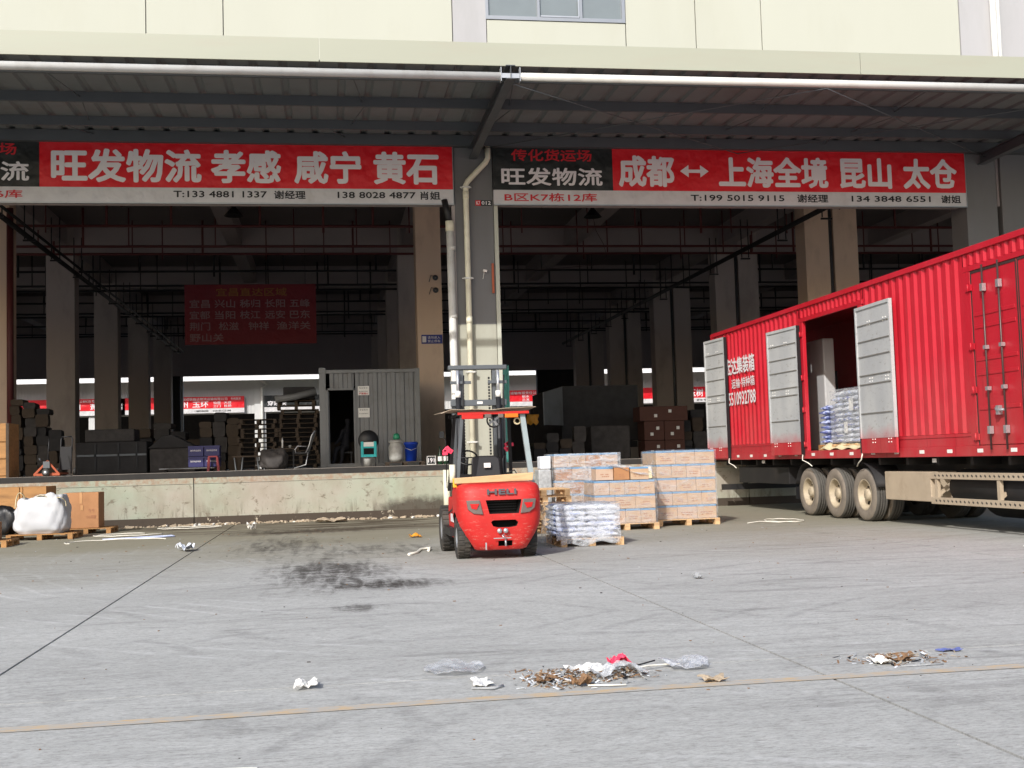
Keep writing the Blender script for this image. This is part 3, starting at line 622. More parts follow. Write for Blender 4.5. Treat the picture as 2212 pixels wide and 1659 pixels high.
# interior hanging banner
t = thing('hanging_banner', 'large dark red banner of white place names hung inside the left bay', 'banner', (-3.1, 51.5, 6.74))
MB().box(-5.92, 51.48, 6.74, -0.35, 51.52, 9.34).build('sheet', 'banner_maroon', t)
Yb = 51.475; items = []
for row, z in ((('宜昌', '兴山', '秭归', '长阳', '五峰'), 8.33), (('宜都', '当阳', '枝江', '远安', '巴东'), 7.84)):
    for i, s_ in enumerate(row): items.append((s_, -5.72 + i * 1.06, -5.72 + i * 1.06 + 0.86, z, z + 0.36, .012))
for s_, a, b_ in (('荆门', -5.72, -4.86), ('松滋', -4.5, -3.66), ('钟祥', -3.25, -2.38), ('渔洋关', -2.05, -0.6)): items.append((s_, a, b_, 7.35, 7.71, .012))
items.append(('野山关', -5.72, -4.3, 6.86, 7.22, .012)); words('lettering', 'banner_print', t, items, Yb)
words('lettering', 'banner_yellow', t, [('宜昌直达区域', -4.6, -1.6, 8.83, 9.19, .012)], Yb)
MB().tube([(-5.5, 51.5, 9.34), (-5.5, 51.5, 10.9)], 0.012, 5).tube([(-0.8, 51.5, 9.34), (-0.8, 51.5, 10.9)], 0.012, 5).build('cord', 'dark_steel', t)

# ------------------------------------------------------------------ building across the rear road
fb = thing('rear_building', 'grey warehouse with white canopy edge seen through the rear doors', 'building', (0, 110, 0))
cw = MB(); n = 560; x0 = -60
for i in range(n):
    x = x0 + i * 0.26
    cw.box(x, 109.96, 6.4, x + 0.13, 110.0, 9.9)
cw.box(-60, 110.0, 6.4, 90, 110.3, 14); cw.build('wall', 'far_wall', fb)
MB().box(-60, 107.2, 9.28, 90, 107.4, 10.6).build('canopy_fascia', 'far_white', fb); MB().box(-60, 107.4, 9.9, 90, 110, 10.0).build('canopy_roof', 'far_wall', fb)
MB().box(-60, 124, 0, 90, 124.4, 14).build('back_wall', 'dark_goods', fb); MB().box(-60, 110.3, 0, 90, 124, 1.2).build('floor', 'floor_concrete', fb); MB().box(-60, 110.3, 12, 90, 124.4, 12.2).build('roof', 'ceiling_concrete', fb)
for x in (-35.2, -20.6, -6.0, 8.6, 23.2, 37.8): MB().box(x - 0.5, 109.8, 0, x + 0.5, 110.4, 9.9).build('column', 'far_wall', fb)
for x in (-5.8, -23.8, 24.2): MB().tube([(x, 109.6, 9.4), (x + 0.5, 109.6, 9.0), (x, 109.6, 8.7), (x, 109.6, 1)], 0.13, 10).build('downpipe', 'white_pipe', fb)
KF = 118 / 110
fb.location = (0, 118, -0.102); fb.scale = (KF, KF, KF)
def farsign(x0, x1, lab, items, dark=False):
    t = thing('rear_sign', lab, 'sign', ((x0 + x1) / 2, 109.6, 6.5))
    MB().box(x0, 109.55, 6.93, x1, 109.65, 8.0).build('panel', 'sign_black' if dark else 'sign_red', t)
    MB().box(x0, 109.55, 6.5, x1, 109.65, 6.92).build('strip', 'sign_white', t)
    for (tt, a, b_, z0, z1) in items:
        L = MB(); text(L, tt, (a, 109.53, z0), (b_ - a, 0, 0), (0, 0, z1 - z0), 0, 0.015 if z1 - z0 > 0.4 else 0.005); L.build('lettering', 'letter_white' if z0 > 6.9 else 'letter_black', t)
    t.location = ((x0 + x1) / 2 * KF, 117.55, 1.4 + 5.1 * KF); t.scale = (KF, KF, KF)
farsign(-19.5, -7.4, 'red sign across the rear road seen left of the office cabin', [('成都成联路达物流运输有限公司', -13.2, -8.9, 7.66, 7.9), ('专线直达', -8.6, -7.7, 7.68, 7.88), ('州', -13.15, -12.4, 7.02, 7.56), ('玉环', -12.0, -10.6, 7.02, 7.56), ('仙居', -10.15, -9.5, 7.32, 7.58), ('三门', -10.15, -9.5, 7.0, 7.26), ('天台', -9.2, -8.55, 7.32, 7.58), ('杜桥', -9.2, -8.55, 7.0, 7.26), ('13880288288', -11.8, -10.6, 6.62, 6.78), ('028-85123388', -10.2, -8.6, 6.62, 6.78)])
farsign(-33.5, -17.9, 'red sign across the rear road behind the left interior columns', [('浙江物流专线有限公司', -22.3, -18.6, 7.66, 7.9), ('杭州', -23.2, -21.75, 7.02, 7.56), ('萧山', -20.9, -19.4, 7.02, 7.56), ('绍兴', -18.9, -18.1, 7.32, 7.58), ('诸暨', -18.9, -18.1, 7.0, 7.26)])
farsign(-5.6, 5.5, 'black sign across the rear road behind the pallet pile', [('穿越快', -5.3, -3.6, 7.05, 7.5)], True)
farsign(12.5, 20.4, 'red sign across the rear road above the forklift guard', [('运输有限责任公司', 17.3, 20.1, 7.6, 7.88), ('丽水', 18.4, 19.1, 7.28, 7.54), ('兰溪', 18.4, 19.1, 6.98, 7.22), ('浦江', 19.4, 20.1, 7.28, 7.54), ('磐安', 19.4, 20.1, 6.98, 7.22)])
farsign(26, 34.2, 'red sign across the rear road between the paired right columns', [('兰州', 27, 29.5, 7.05, 7.7)])
farsign(34.6, 44, 'red sign across the rear road beside the grey trailer door', [('玉树', 34.85, 36.3, 7.05, 7.8), ('格尔木', 36.6, 38.9, 7.05, 7.8), ('咨询 电话', 35.6, 36.9, 6.62, 6.8)])
farsign(-48, -35.8, 'red sign across the rear road at far left', [('宁波', -38, -36.3, 7.0, 7.6)])

# ------------------------------------------------------------------ site office container
t = thing('office_container', 'grey corrugated site office container with an open doorway', 'container', (1.3, 36.5, 1.34))
c = MB(); YF = 36.5
def corr(mb, x0, x1, z0, z1, y, p=0.28, d=0.035, mi=0):
    x = x0
    while x < x1 - 0.01:
        pts = [(x, 0), (x + p * 0.4, 0), (x + p * 0.5, d), (x + p * 0.9, d), (x + p, 0)]
        for (a, da), (b_, dbb) in zip(pts[:-1], pts[1:]):
            a2, b2 = min(a, x1), min(b_, x1)
            if b2 > a2: mb.quad((a2, y + da, z0), (b2, y + dbb, z0), (b2, y + dbb, z1), (a2, y + da, z1), mi)
        x += p
corr(c, 0.12, 0.86, 3.78, 4.24, YF + 0.03); corr(c, 0.90, 2.76, 1.45, 4.24, YF + 0.03)
c.box(-0.02, YF + 0.1, 1.4, 0.0, 42, 4.3); c.box(2.86, YF + 0.1, 1.4, 2.88, 42, 4.3); c.box(-0.1, YF + 0.1, 4.26, 2.88, 42, 4.3); c.box(-0.1, 42, 1.4, 2.88, 42.1, 4.3)
c.build('wall', 'container_grey', t)
f = MB(); f.box(-0.2, YF - 0.02, 1.34, 0.0, YF + 0.14, 4.37); f.box(2.76, YF - 0.02, 1.34, 2.9, YF + 0.14, 4.37); f.box(0.0, YF - 0.01, 4.24, 2.76, YF + 0.12, 4.35); f.box(0, YF - 0.01, 1.34, 2.76, YF + 0.12, 1.45)
f.box(-0.21, YF - 0.03, 4.25, -0.0, YF + 0.16, 4.42); f.build('frame', 'container_grey', t, bevel=0.01)
MB().box(0.0, YF - 0.012, 1.45, 0.06, YF + 0.1, 3.78).box(0.84, YF - 0.012, 1.45, 0.90, YF + 0.1, 3.78).box(0.0, YF - 0.012, 3.72, 0.9, YF + 0.1, 3.78).build('door_frame', 'container_grey', t)
MB().box(0.06, YF + 0.12, 1.45, 0.10, YF + 0.9, 3.7).build('door', 'container_grey', t)
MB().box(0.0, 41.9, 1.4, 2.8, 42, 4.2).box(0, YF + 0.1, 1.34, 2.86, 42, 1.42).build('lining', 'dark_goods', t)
for z0, z1, lab in ((3.55, 3.83, 'upper printed white notice taped to the office container wall'), (2.86, 3.15, 'lower plain white paper taped to the office container wall')):
    q = thing('paper_notice', lab, 'notice', (1.15, YF, z0))
    MB().box(0.98, YF + 0.012, z0, 1.33, YF + 0.018, z1).build('sheet', 'paper_white', q)
    L = MB(); text(L, '安全告示', (1.02, YF + 0.008, z1 - 0.08), (0.26, 0, 0), (0, 0, 0.05)); text(L, '禁止吸烟注意防火', (1.01, YF + 0.008, z0 + 0.1), (0.28, 0, 0), (0, 0, 0.035)); L.build('lettering', 'letter_black', q)
    if z0 > 3: L = MB(); text(L, '严禁烟火', (1.01, YF + 0.008, z0 + 0.02), (0.29, 0, 0), (0, 0, 0.06), 0, 0.02); L.build('lettering', 'letter_red', q)

# person in the doorway
def skin(name, nodes, edges, matn, parent=None):
    me = bpy.data.meshes.new(name); me.from_pydata([n[0] for n in nodes], edges, [])
    o = bpy.data.objects.new(name, me); C.objects.link(o); me.materials.append(MATS[matn])
    md = o.modifiers.new('k', 'SKIN'); md.use_smooth_shade = True
    sv = me.skin_vertices[0].data
    for i, n in enumerate(nodes): sv[i].radius = (n[1], n[2] if len(n) > 2 else n[1])
    sv[0].use_root = True
    o.modifiers.new('s', 'SUBSURF').levels = 1; o.modifiers['s'].render_levels = 1
    if parent: o.parent = parent
    return o
pz = 1.42
P = [((0.55, 37.6, pz + .52), .15, .13), ((0.56, 37.6, pz + .75), .14, .11), ((0.62, 37.58, pz + 1.0), .17, .12), ((0.65, 37.57, pz + 1.16), .07), ((0.67, 37.55, pz + 1.27), .055), ((0.66, 37.53, pz + 1.36), .085, .10), ((0.66, 37.53, pz + 1.46), .08, .095),
     ((0.50, 37.42, pz + 1.08), .065), ((0.42, 37.3, pz + .82), .05), ((0.30, 37.1, pz + .68), .038), ((0.24, 37.04, pz + .66), .035),
     ((0.72, 37.75, pz + 1.08), .065), ((0.66, 37.8, pz + .82), .05), ((0.50, 37.5, pz + .66), .038), ((0.44, 37.42, pz + .64), .035),
     ((0.47, 37.45, pz + .5), .1), ((0.28, 37.1, pz + .5), .08), ((0.22, 37.08, pz + .1), .055), ((0.14, 37.0, pz + .04), .045),
     ((0.62, 37.5, pz + .5), .1), ((0.48, 37.12, pz + .5), .08), ((0.45, 37.1, pz + .1), .055), ((0.38, 37.0, pz + .04), .045)]
E_ = [(0, 1), (1, 2), (2, 3), (3, 4), (4, 5), (5, 6), (2, 7), (7, 8), (8, 9), (9, 10), (2, 11), (11, 12), (12, 13), (13, 14), (0, 15), (15, 16), (16, 17), (17, 18), (0, 19), (19, 20), (20, 21), (21, 22)]
tag(skin('person', P, E_, 'cloth_dark'), 'person in dark clothes seated just inside the office container doorway', 'person')
t = thing('stool', 'dark stool under the seated person in the office doorway', 'stool', (0.6, 37.6, 1.42))
MB().box(0.4, 37.42, pz + .36, 0.8, 37.82, pz + .40).build('seat', 'black_plastic', t)
for a in (0.43, 0.74):
    for b_ in (37.45, 37.76): MB().box(a, b_, pz, a + 0.03, b_ + 0.03, pz + .36).build('leg', 'black_plastic', t)
tag(MB().box(0.12, 38.2, 1.42, 1.6, 38.8, 2.15).build('desk', 'dark_wood'), 'dark desk inside the office container behind the seated person', 'desk')

# things in front of the office
t = thing('water_machine', 'small teal framed machine with a round black lid beside the office doorway', 'machine', (1.2, 35, 1.34))
MB().lathe([(0.0, 0), (0.30, 0), (0.31, 0.03), (0.0, 0.04)], (1.23, 35.3, 2.12), axis='y', n=28).build('lid', 'black_plastic', t)
MB().box(0.99, 34.85, 1.62, 1.07, 35.15, 2.08).box(1.37, 34.85, 1.62, 1.45, 35.15, 2.08).box(1.07, 34.85, 1.62, 1.37, 35.15, 1.70).box(1.07, 34.86, 1.88, 1.37, 35.15, 1.93).build('frame', 'teal_plastic', t, bevel=0.01)
MB().box(1.07, 34.87, 1.70, 1.37, 35.14, 1.88).build('window', 'hole_black', t); MB().box(1.07, 34.86, 1.93, 1.37, 35.1, 2.06).build('top_panel', 'paper_white', t)
for a in (1.0, 1.4): MB().box(a, 34.9, 1.34, a + 0.03, 35.1, 1.62).build('leg', 'black_plastic', t)
tag(MB().lathe([(0, 0), (0.10, 0), (0.12, 0.22), (0.125, 0.23), (0.11, 0.23), (0.1, 0.05), (0, 0.05)], (1.18, 34.7, 1.34), n=20).build('white_tub', 'grey_ceramic'), 'small pale tub standing under the teal machine', 'tub')
t = thing('ceramic_jar', 'grey lidded jar with a green pot on its lid left of the blue bucket', 'jar', (2.03, 35, 1.46))
MB().lathe([(0, 0), (0.17, 0), (0.22, 0.1), (0.225, 0.42), (0.18, 0.52), (0.17, 0.56)], (2.03, 35, 1.46), n=24).build('body', 'grey_ceramic', t)
MB().lathe([(0.0, 0.66), (0.16, 0.64), (0.215, 0.60), (0.215, 0.56), (0, 0.55)], (2.03, 35, 1.46), n=24).build('lid', 'grey_ceramic', t)
MB().lathe([(0, 0.66), (0.09, 0.66), (0.11, 0.70), (0.08, 0.82), (0.05, 0.84), (0, 0.82)], (2.05, 35, 1.46), n=14).build('pot', 'green_plastic', t)
t = thing('bucket', 'bright blue plastic bucket at the right end of the low dark pallet', 'bucket', (2.47, 35, 1.46))
MB().lathe([(0, 0), (0.16, 0), (0.20, 0.5), (0.215, 0.5), (0.215, 0.54), (0.19, 0.54), (0.15, 0.03), (0, 0.03)], (2.47, 35, 1.46), n=28).build('body', 'blue_plastic', t)
MB().lathe([(0, 0.545), (0.20, 0.545), (0.205, 0.57), (0, 0.575)], (2.47, 35, 1.46), n=28).build('lid', 'blue_plastic', t)
MB().tube([(2.26, 35, 1.98), (2.3, 34.82, 1.85), (2.47, 34.78, 1.78), (2.64, 34.82, 1.85), (2.68, 35, 1.98)], 0.008, 6).build('handle', 'bright_steel', t)

def pallet(x0, y0, w_, d_, z0, matn, label, group=None, rot=0, h=0.13, name='pallet'):
    t = thing(name, label, 'pallet', (x0 + w_ / 2, y0 + d_ / 2, z0), group)
    nb = 6
    bm_ = None
    for i in range(nb):
        y = y0 + i * (d_ - 0.1) / (nb - 1)
        MB().box(x0, y, z0 + h - 0.02, x0 + w_, y + 0.1, z0 + h).build('deck_board', matn, t)
    for i in range(3):
        x = x0 + i * (w_ - 0.1) / 2
        MB().box(x, y0, z0 + h - 0.041, x + 0.1, y0 + d_, z0 + h - 0.021).build('stringer_board', matn, t)
        MB().box(x, y0, z0, x + 0.1, y0 + d_, z0 + 0.018).build('bottom_board', matn, t)
        for j in range(3):
            y = y0 + j * (d_ - 0.12) / 2
            MB().box(x, y, z0 + 0.019, x + 0.1, y + 0.12, z0 + h - 0.042).build('block', matn, t)
    t.rotation_euler = (0, 0, rot)
    return t
pallet(1.71, 34.6, 1.13, 0.8, 1.34, 'dark_wood', 'low dark pallet under the grey jar and blue bucket', h=0.11)
t = thing('number_board', 'small white framed number board leaning at the foot of the brown column', 'board', (3.05, 34.9, 1.34))
MB().box(2.93, 34.9, 1.34, 3.2, 34.93, 1.60).build('frame', 'paper_white', t); MB().box(2.95, 34.895, 1.36, 3.18, 34.899, 1.58).build('panel', 'sign_black', t)
L = MB(); text(L, '191', (2.97, 34.89, 1.40), (0.19, 0, 0), (0, 0, 0.14), 0, 0.02); L.build('lettering', 'letter_white', t)
for i, x in enumerate((3.33, 3.50)):
    t = thing('bottle', '%s of the two dark green bottles by the number board' % ('left one', 'right one')[i], 'bottle', (x, 34.9, 1.34), 'green bottles by the number board')
    MB().lathe([(0, 0), (0.065, 0), (0.07, 0.02), (0.07, 0.30), (0.028, 0.40), (0.024, 0.50), (0.03, 0.51), (0.03, 0.54), (0, 0.54)], (x, 34.9, 1.34), n=18).build('glass', 'bottle_green', t)
    MB().lathe([(0.0715, 0.10), (0.0715, 0.24)], (x, 34.9, 1.34), n=18).build('label_paper', 'paper_white', t)
t = thing('bollard_stub', 'short white plastic pipe stub standing up beside the dock edge behind the forklift', 'pipe', (3.0, 30.2, 0))
MB().tube([(3.05, 30.38, 0.0), (3.05, 30.38, 1.2)], 0.09, 14).build('pipe', 'cream_pipe', t)

# office chair, table, bag
t = thing('office_chair', 'chrome framed black office chair beside the site office corner', 'chair', (-0.5, 35.2, 1.34))
MB().prism([(-0.62, 35, 1.86), (-0.56, 35, 1.86), (-0.38, 35, 2.40), (-0.30, 35, 2.46), (-0.34, 35, 2.34), (-0.52, 35, 1.82)], (0, 0.42, 0)).build('backrest', 'black_plastic', t)
MB().tube([(-0.62, 34.98, 1.80), (-0.52, 34.98, 2.0), (-0.44, 34.98, 2.3), (-0.34, 34.98, 2.44)], 0.018, 8).build('back_frame', 'bright_steel', t)
MB().box(-0.95, 34.98, 1.76, -0.5, 35.44, 1.83).build('seat', 'black_plastic', t, bevel=0.02)
MB().tube([(-0.6, 34.96, 1.98), (-0.85, 34.96, 2.0), (-0.93, 34.96, 1.9), (-0.9, 34.96, 1.8)], 0.015, 8).build('armrest', 'bright_steel', t)
MB().tube([(-0.55, 34.97, 1.8), (-0.62, 34.97, 1.45), (-0.95, 34.97, 1.36), (-0.95, 35.42, 1.36), (-0.62, 35.42, 1.45)], 0.015, 8).build('sled_base', 'bright_steel', t)
t = thing('side_table', 'dark low table holding a bottle and cups left of the chrome chair', 'table', (-1.25, 35.5, 1.34))
MB().box(-1.6, 35.2, 1.92, -0.95, 35.8, 1.96).build('table_top', 'dark_wood', t)
for a in (-1.57, -1.0):
    for b_ in (35.22, 35.75): MB().box(a, b_, 1.34, a + 0.03, b_ + 0.03, 1.92).build('leg', 'dark_steel', t)
tag(MB().lathe([(0, 0), (0.025, 0), (0.025, 0.22), (0.01, 0.26), (0.01, 0.3), (0, 0.3)], (-1.3, 35.3, 1.96), n=12).build('drink_bottle', 'paper_white'), 'thin white bottle standing on the dark low table', 'bottle')
tag(MB().lathe([(0, 0), (0.03, 0), (0.04, 0.08), (0.035, 0.08), (0.025, 0.01)], (-1.08, 35.3, 1.96), n=12).build('cup', 'grey_ceramic'), 'small pale cup on the dark low table', 'cup')
def lump(name, c, sz, matn, label, cat, n=18, amp=0.18, seed=0, fl=None):
    rnd = random.Random(seed); ph = [rnd.uniform(0, 6.28) for _ in range(9)]
    def fn(u, v):
        th = u * 2 * math.pi; p_ = v * math.pi / 1.0
        k_ = 1 + amp * (math.sin(3 * th + ph[0]) * math.sin(2 * p_ + ph[1]) + 0.6 * math.sin(5 * th + ph[2]) * math.sin(4 * p_ + ph[3]) + 0.4 * math.sin(9 * th + ph[4] + 4 * p_))
        ct, st = math.cos(th), math.sin(th); e = 0.6
        f_ = lambda q: math.copysign(abs(q) ** e, q)
        r_ = math.sin(p_) ** 0.6 if math.sin(p_) > 0 else 0
        z = -math.copysign(abs(math.cos(p_)) ** 0.75, math.cos(p_)) * k_
        return (c[0] + sz[0] * f_(ct) * r_ * k_, c[1] + sz[1] * f_(st) * r_ * k_, max(c[2] + sz[2] * z, c[2] - sz[2]))
    o = MB().grid(fn, n * 2, n).build(name, matn); 
    if label: tag(o, label, cat)
    return o
lump('sack', (-1.55, 35.0, 1.62), (0.38, 0.25, 0.28), 'dark_goods_b', 'lumpy grey sack on the floor below the dark low table', 'sack', seed=2)
t = thing('bench', 'dark trestle bench in front of the pallet pile', 'bench', (-2.2, 35, 1.34))
MB().box(-2.72, 34.9, 1.72, -1.7, 35.3, 1.76).build('seat', 'dark_wood', t)
for a in (-2.65, -2.45, -2.0, -1.8): MB().obox((a, 35.1, 1.53), (0.03, 0.3, 0.38), (0, 0.12 if a in (-2.45, -1.8) else -0.12, 0)).build('leg', 'mid_steel', t)
# blue crates
cr = None
for i, (x, z, lab) in enumerate(((-3.95, 1.47, 'dark blue crate at the lower left of the four on the flat trolley'), (-3.50, 1.47, 'dark blue crate at the lower right of the four beside the red stool'), (-3.95, 1.78, 'dark blue crate at the upper left of the four on the flat trolley'), (-3.50, 1.78, 'dark blue crate at the upper right of the four with pale tape'))):
    t = thing('crate', lab, 'crate', (x + 0.2, 35, z), 'blue crates on the flat trolley')
    MB().box(x, 34.8, z, x + 0.43, 35.3, z + 0.295).build('body', 'crate_blue', t, bevel=0.01)
    MB().box(x - 0.008, 34.79, z + 0.25, x + 0.438, 35.31, z + 0.30).build('rim', 'crate_blue', t)
    L = MB(); text(L, '易碎物品轻放', (x + 0.06, 34.785, z + 0.14), (0.3, 0, 0), (0, 0, 0.05)); L.build('lettering', 'letter_white', t)
t = thing('flat_trolley', 'long low trolley with white edge under the blue crates', 'trolley', (-3.8, 35, 1.34))
MB().box(-4.75, 34.7, 1.42, -3.2, 35.4, 1.46).build('deck', 'dark_wood', t); MB().box(-4.75, 34.69, 1.435, -3.2, 34.70, 1.455).build('edge_strip', 'mid_steel', t)
for a in (-4.6, -3.35):
    for b_ in (34.8, 35.3): MB().lathe([(0, -0.02), (0.04, -0.02), (0.04, 0.02), (0, 0.02)], (a, b_, 1.38), axis='y', n=12).build('wheel', 'black_plastic', t)
t = thing('stool', 'dark red plastic stool in front of the blue crates', 'stool', (-3.2, 34.6, 1.34))
MB().box(-3.36, 34.45, 1.74, -3.10, 34.7, 1.78).build('seat', 'red_plastic', t)
for a, dx in ((-3.36, -.02), (-3.14, .02)):
    for b_ in (34.45, 34.66): MB().obox((a + 0.02 + dx, b_ + 0.02, 1.54), (0.05, 0.05, 0.40), (0, dx * -4, 0)).build('leg', 'red_plastic', t)
# dark pallet pile
PG = 'dark pallets stacked untidily in the left bay'
zc = 1.34
for i in range(11):
    x = -2.75 + U(-.08, .08); wd = 1.15
    pallet(x, 38.0 + U(-.05, .05), wd, 0.9, zc, 'dark_wood', 'dark pallet, %s from the floor, in the shorter untidy pallet stack' % layer(i, 11), PG + ' on the left', rot=U(-.04, .04), h=0.14); zc += 0.146
zc = 1.34
for i in range(15):
    pallet(-1.5 + U(-.06, .06), 38.1, 1.2, 0.9, zc, 'dark_wood', 'dark pallet, %s from the floor, in the taller stack by the office container' % layer(i, 15), PG + ' on the right', rot=U(-.05, .05), h=0.14); zc += 0.146
t = thing('rolled_bundle', 'pale rolled sheet bundle lying across the taller pallet stack', 'bundle', (-1.0, 37.8, 3.3))
MB().tube([(-1.6, 37.9, 3.55), (-1.0, 37.9, 3.62), (-0.3, 37.9, 3.78)], 0.11, 12).build('roll', 'container_grey', t)
tag(MB().box(-1.35, 38.1, 3.56, -0.35, 38.9, 3.95).build('slotted_rack', 'dark_goods', bevel=0.03), 'black slotted rack on top of the taller pallet stack', 'rack')
t = thing('wrapped_load', 'dark wrapped pallet load with a peaked cover left of the blue crates', 'load', (-4.9, 38.5, 1.34))
MB().box(-5.5, 38.1, 1.34, -4.1, 39.2, 2.1).build('body', 'dark_goods_b', t, bevel=0.05)
MB().prism([(-5.55, 38.05, 2.1), (-4.05, 38.05, 2.1), (-4.3, 38.05, 2.25), (-4.8, 38.05, 2.52), (-5.1, 38.05, 2.5), (-5.4, 38.05, 2.22)], (0, 1.2, 0)).build('cover', 'dark_goods', t, bevel=0.03)
t = thing('covered_machine', 'dark boxy machine between the wide column and the tarpaulin heap', 'machine', (-6.6, 38.8, 1.34))
MB().box(-7.75, 38.3, 1.34, -5.6, 39.6, 2.35).build('body', 'dark_goods', t, bevel=0.04); MB().box(-7.5, 38.4, 2.352, -6.0, 39.5, 2.75).build('upper_body', 'dark_goods_b', t, bevel=0.04)
for x in (-7.2, -6.5, -5.95): MB().box(x, 38.27, 1.5, x + 0.06, 38.299, 2.3).build('rib', 'dark_steel', t)
MB().box(-7.72, 38.27, 1.9, -5.62, 38.299, 1.96).build('rail', 'mid_steel', t)
PM = {}
def heap(x0, x1, y0, y1, hts, label, group, mats_=('dark_goods', 'dark_goods_b', 'dark_wood')):
    n_ = len(hts); dx = (x1 - x0) / n_
    for i in range(n_):
        z = 1.34; lv = 0
        while z < hts[i] - 0.1:
            w_, d_, h_ = dx * U(.82, 1.0), (y1 - y0) * U(.6, 1), min(U(.22, .5), hts[i] - z)
            key = (round(w_, 1), round(d_, 1), round(h_, 1), random.randrange(3))
            if key not in PM:
                mb = MB(); a, b_, c_ = key[:3]; c_ = max(c_, 0.1); q = 0.03
                mb.prism([(q, 0, 0), (a - q, 0, 0), (a, 0, c_ * .3), (a - q * .5, 0, c_ - q), (a - 2 * q, 0, c_), (2 * q, 0, c_), (0, 0, c_ - q), (0, 0, c_ * .4)], (0, b_, 0)); me = mb.mesh('parcel'); me.materials.append(MATS[mats_[key[3]]]); PM[key] = me
            o = bpy.data.objects.new('parcel', PM[key]); C.objects.link(o); o.location = (x0 + i * dx + U(-.04, .04), y0 + U(-.1, .1), z); o.rotation_euler = (0, U(-.03, .03), U(-.1, .1))
            tag(o, 'dark parcel, %s from floor, %s column, %s' % (ORD[lv], colw(i, n_), label), 'parcel', group); lv += 1; z += max(key[2], 0.1) + 0.003
heap(-4.1, -2.8, 39.4, 40.4, (3.0, 3.3, 3.1), 'heap behind the blue crates', 'dark parcels behind the blue crates')
heap(-6.5, -4.2, 42, 43, (2.9, 3.1, 2.7, 2.4), 'heap behind the peaked load', 'dark parcels behind the peaked load')
heap(-10.2, -8.6, 40.3, 41.2, (3.9, 3.8, 3.6, 2.9), 'stack by the riser pipe', 'dark parcels by the riser pipe')
heap(6.6, 8.4, 37.5, 38.4, (1.9, 2.2, 2.0, 2.4), 'heap before the box lorry', 'dark parcels in front of the box lorry')
heap(12.6, 14.2, 41, 42, (2.6, 3.0, 2.4), 'heap right of the brown cartons', 'dark parcels right of the brown cartons')
# pallet jack
t = thing('pallet_jack', 'rusty orange pallet jack parked on the dock edge', 'pallet jack', (-7.0, 31.2, 1.34))
MB().prism([(-7.35, 31.2, 1.40), (-7.0, 31.2, 1.76), (-6.70, 31.2, 1.40), (-6.74, 31.2, 1.37), (-7.0, 31.2, 1.70), (-7.31, 31.2, 1.37)], (0, 0.04, 0)).box(-7.33, 31.15, 1.36, -6.70, 31.3, 1.41).build('frame', 'orange_metal', t)
MB().box(-7.28, 31.3, 1.38, -7.10, 32.4, 1.43).box(-6.92, 31.3, 1.38, -6.74, 32.4, 1.43).build('fork', 'orange_metal', t)
MB().lathe([(0, -0.04), (0.09, -0.04), (0.1, 0), (0.09, 0.04), (0.045, 0.045), (0, 0.05)], (-7.02, 31.1, 1.44), axis='y', n=20).build('wheel', 'tyre_rubber', t)
MB().lathe([(0, 0), (0.05, 0), (0.05, 0.02), (0, 0.02)], (-7.02, 31.04, 1.44), axis='y', n=14).build('hub', 'bright_steel', t)
MB().box(-7.1, 31.15, 1.55, -6.94, 31.25, 1.72).tube([(-7.14, 31.15, 1.72), (-7.18, 31.1, 1.80)], 0.02, 8).build('pump', 'mid_steel', t)
MB().tube([(-7.0, 31.2, 1.7), (-7.0, 31.35, 2.2), (-7.0, 31.4, 2.3)], 0.015, 8).build('handle', 'dark_steel', t)
t = thing('hand_truck', 'dark hand truck leaning against the wide left column', 'hand truck', (-6.7, 31.9, 1.34))
for a in (-6.86, -6.58): MB().tube([(a, 31.9, 1.4), (a, 32.1, 2.3), (a + (0.03 if a < -6.7 else -0.03), 32.12, 2.36)], 0.018, 8).build('rail', 'dark_steel', t)
MB().tube([(-6.84, 32.12, 2.36), (-6.60, 32.12, 2.36)], 0.018, 8).build('handle', 'dark_steel', t)
MB().box(-6.86, 31.98, 1.5, -6.58, 32.0, 2.1).build('back_panel', 'dark_steel', t); MB().box(-6.9, 31.7, 1.34, -6.54, 31.95, 1.36).build('toe_plate', 'dark_steel', t)
for a in (-6.93, -6.51): MB().lathe([(0, -0.03), (0.1, -0.03), (0.1, 0.03), (0, 0.03)], (a, 32.05, 1.45), axis='x', n=16).build('wheel', 'tyre_rubber', t)
# wooden crate at left edge of the dock
t = thing('wooden_crate', 'tall pale wooden crate standing on the dock at the left edge', 'crate', (-8.5, 31.4, 1.34))
for i in range(3):
    for j in range(3):
        MB().box(-9.6 + i * 0.54, 31.3, 1.40 + j * 0.43, -9.08 + i * 0.54, 31.33, 1.80 + j * 0.43).build('panel', 'brown_wood', t)
MB().box(-9.64, 31.34, 1.34, -7.96, 32.3, 2.72).build('box_core', 'brown_wood', t)
for x in (-9.64, -8.02): MB().box(x, 31.27, 1.34, x + 0.07, 31.30, 2.72).build('batten', 'dark_wood', t)

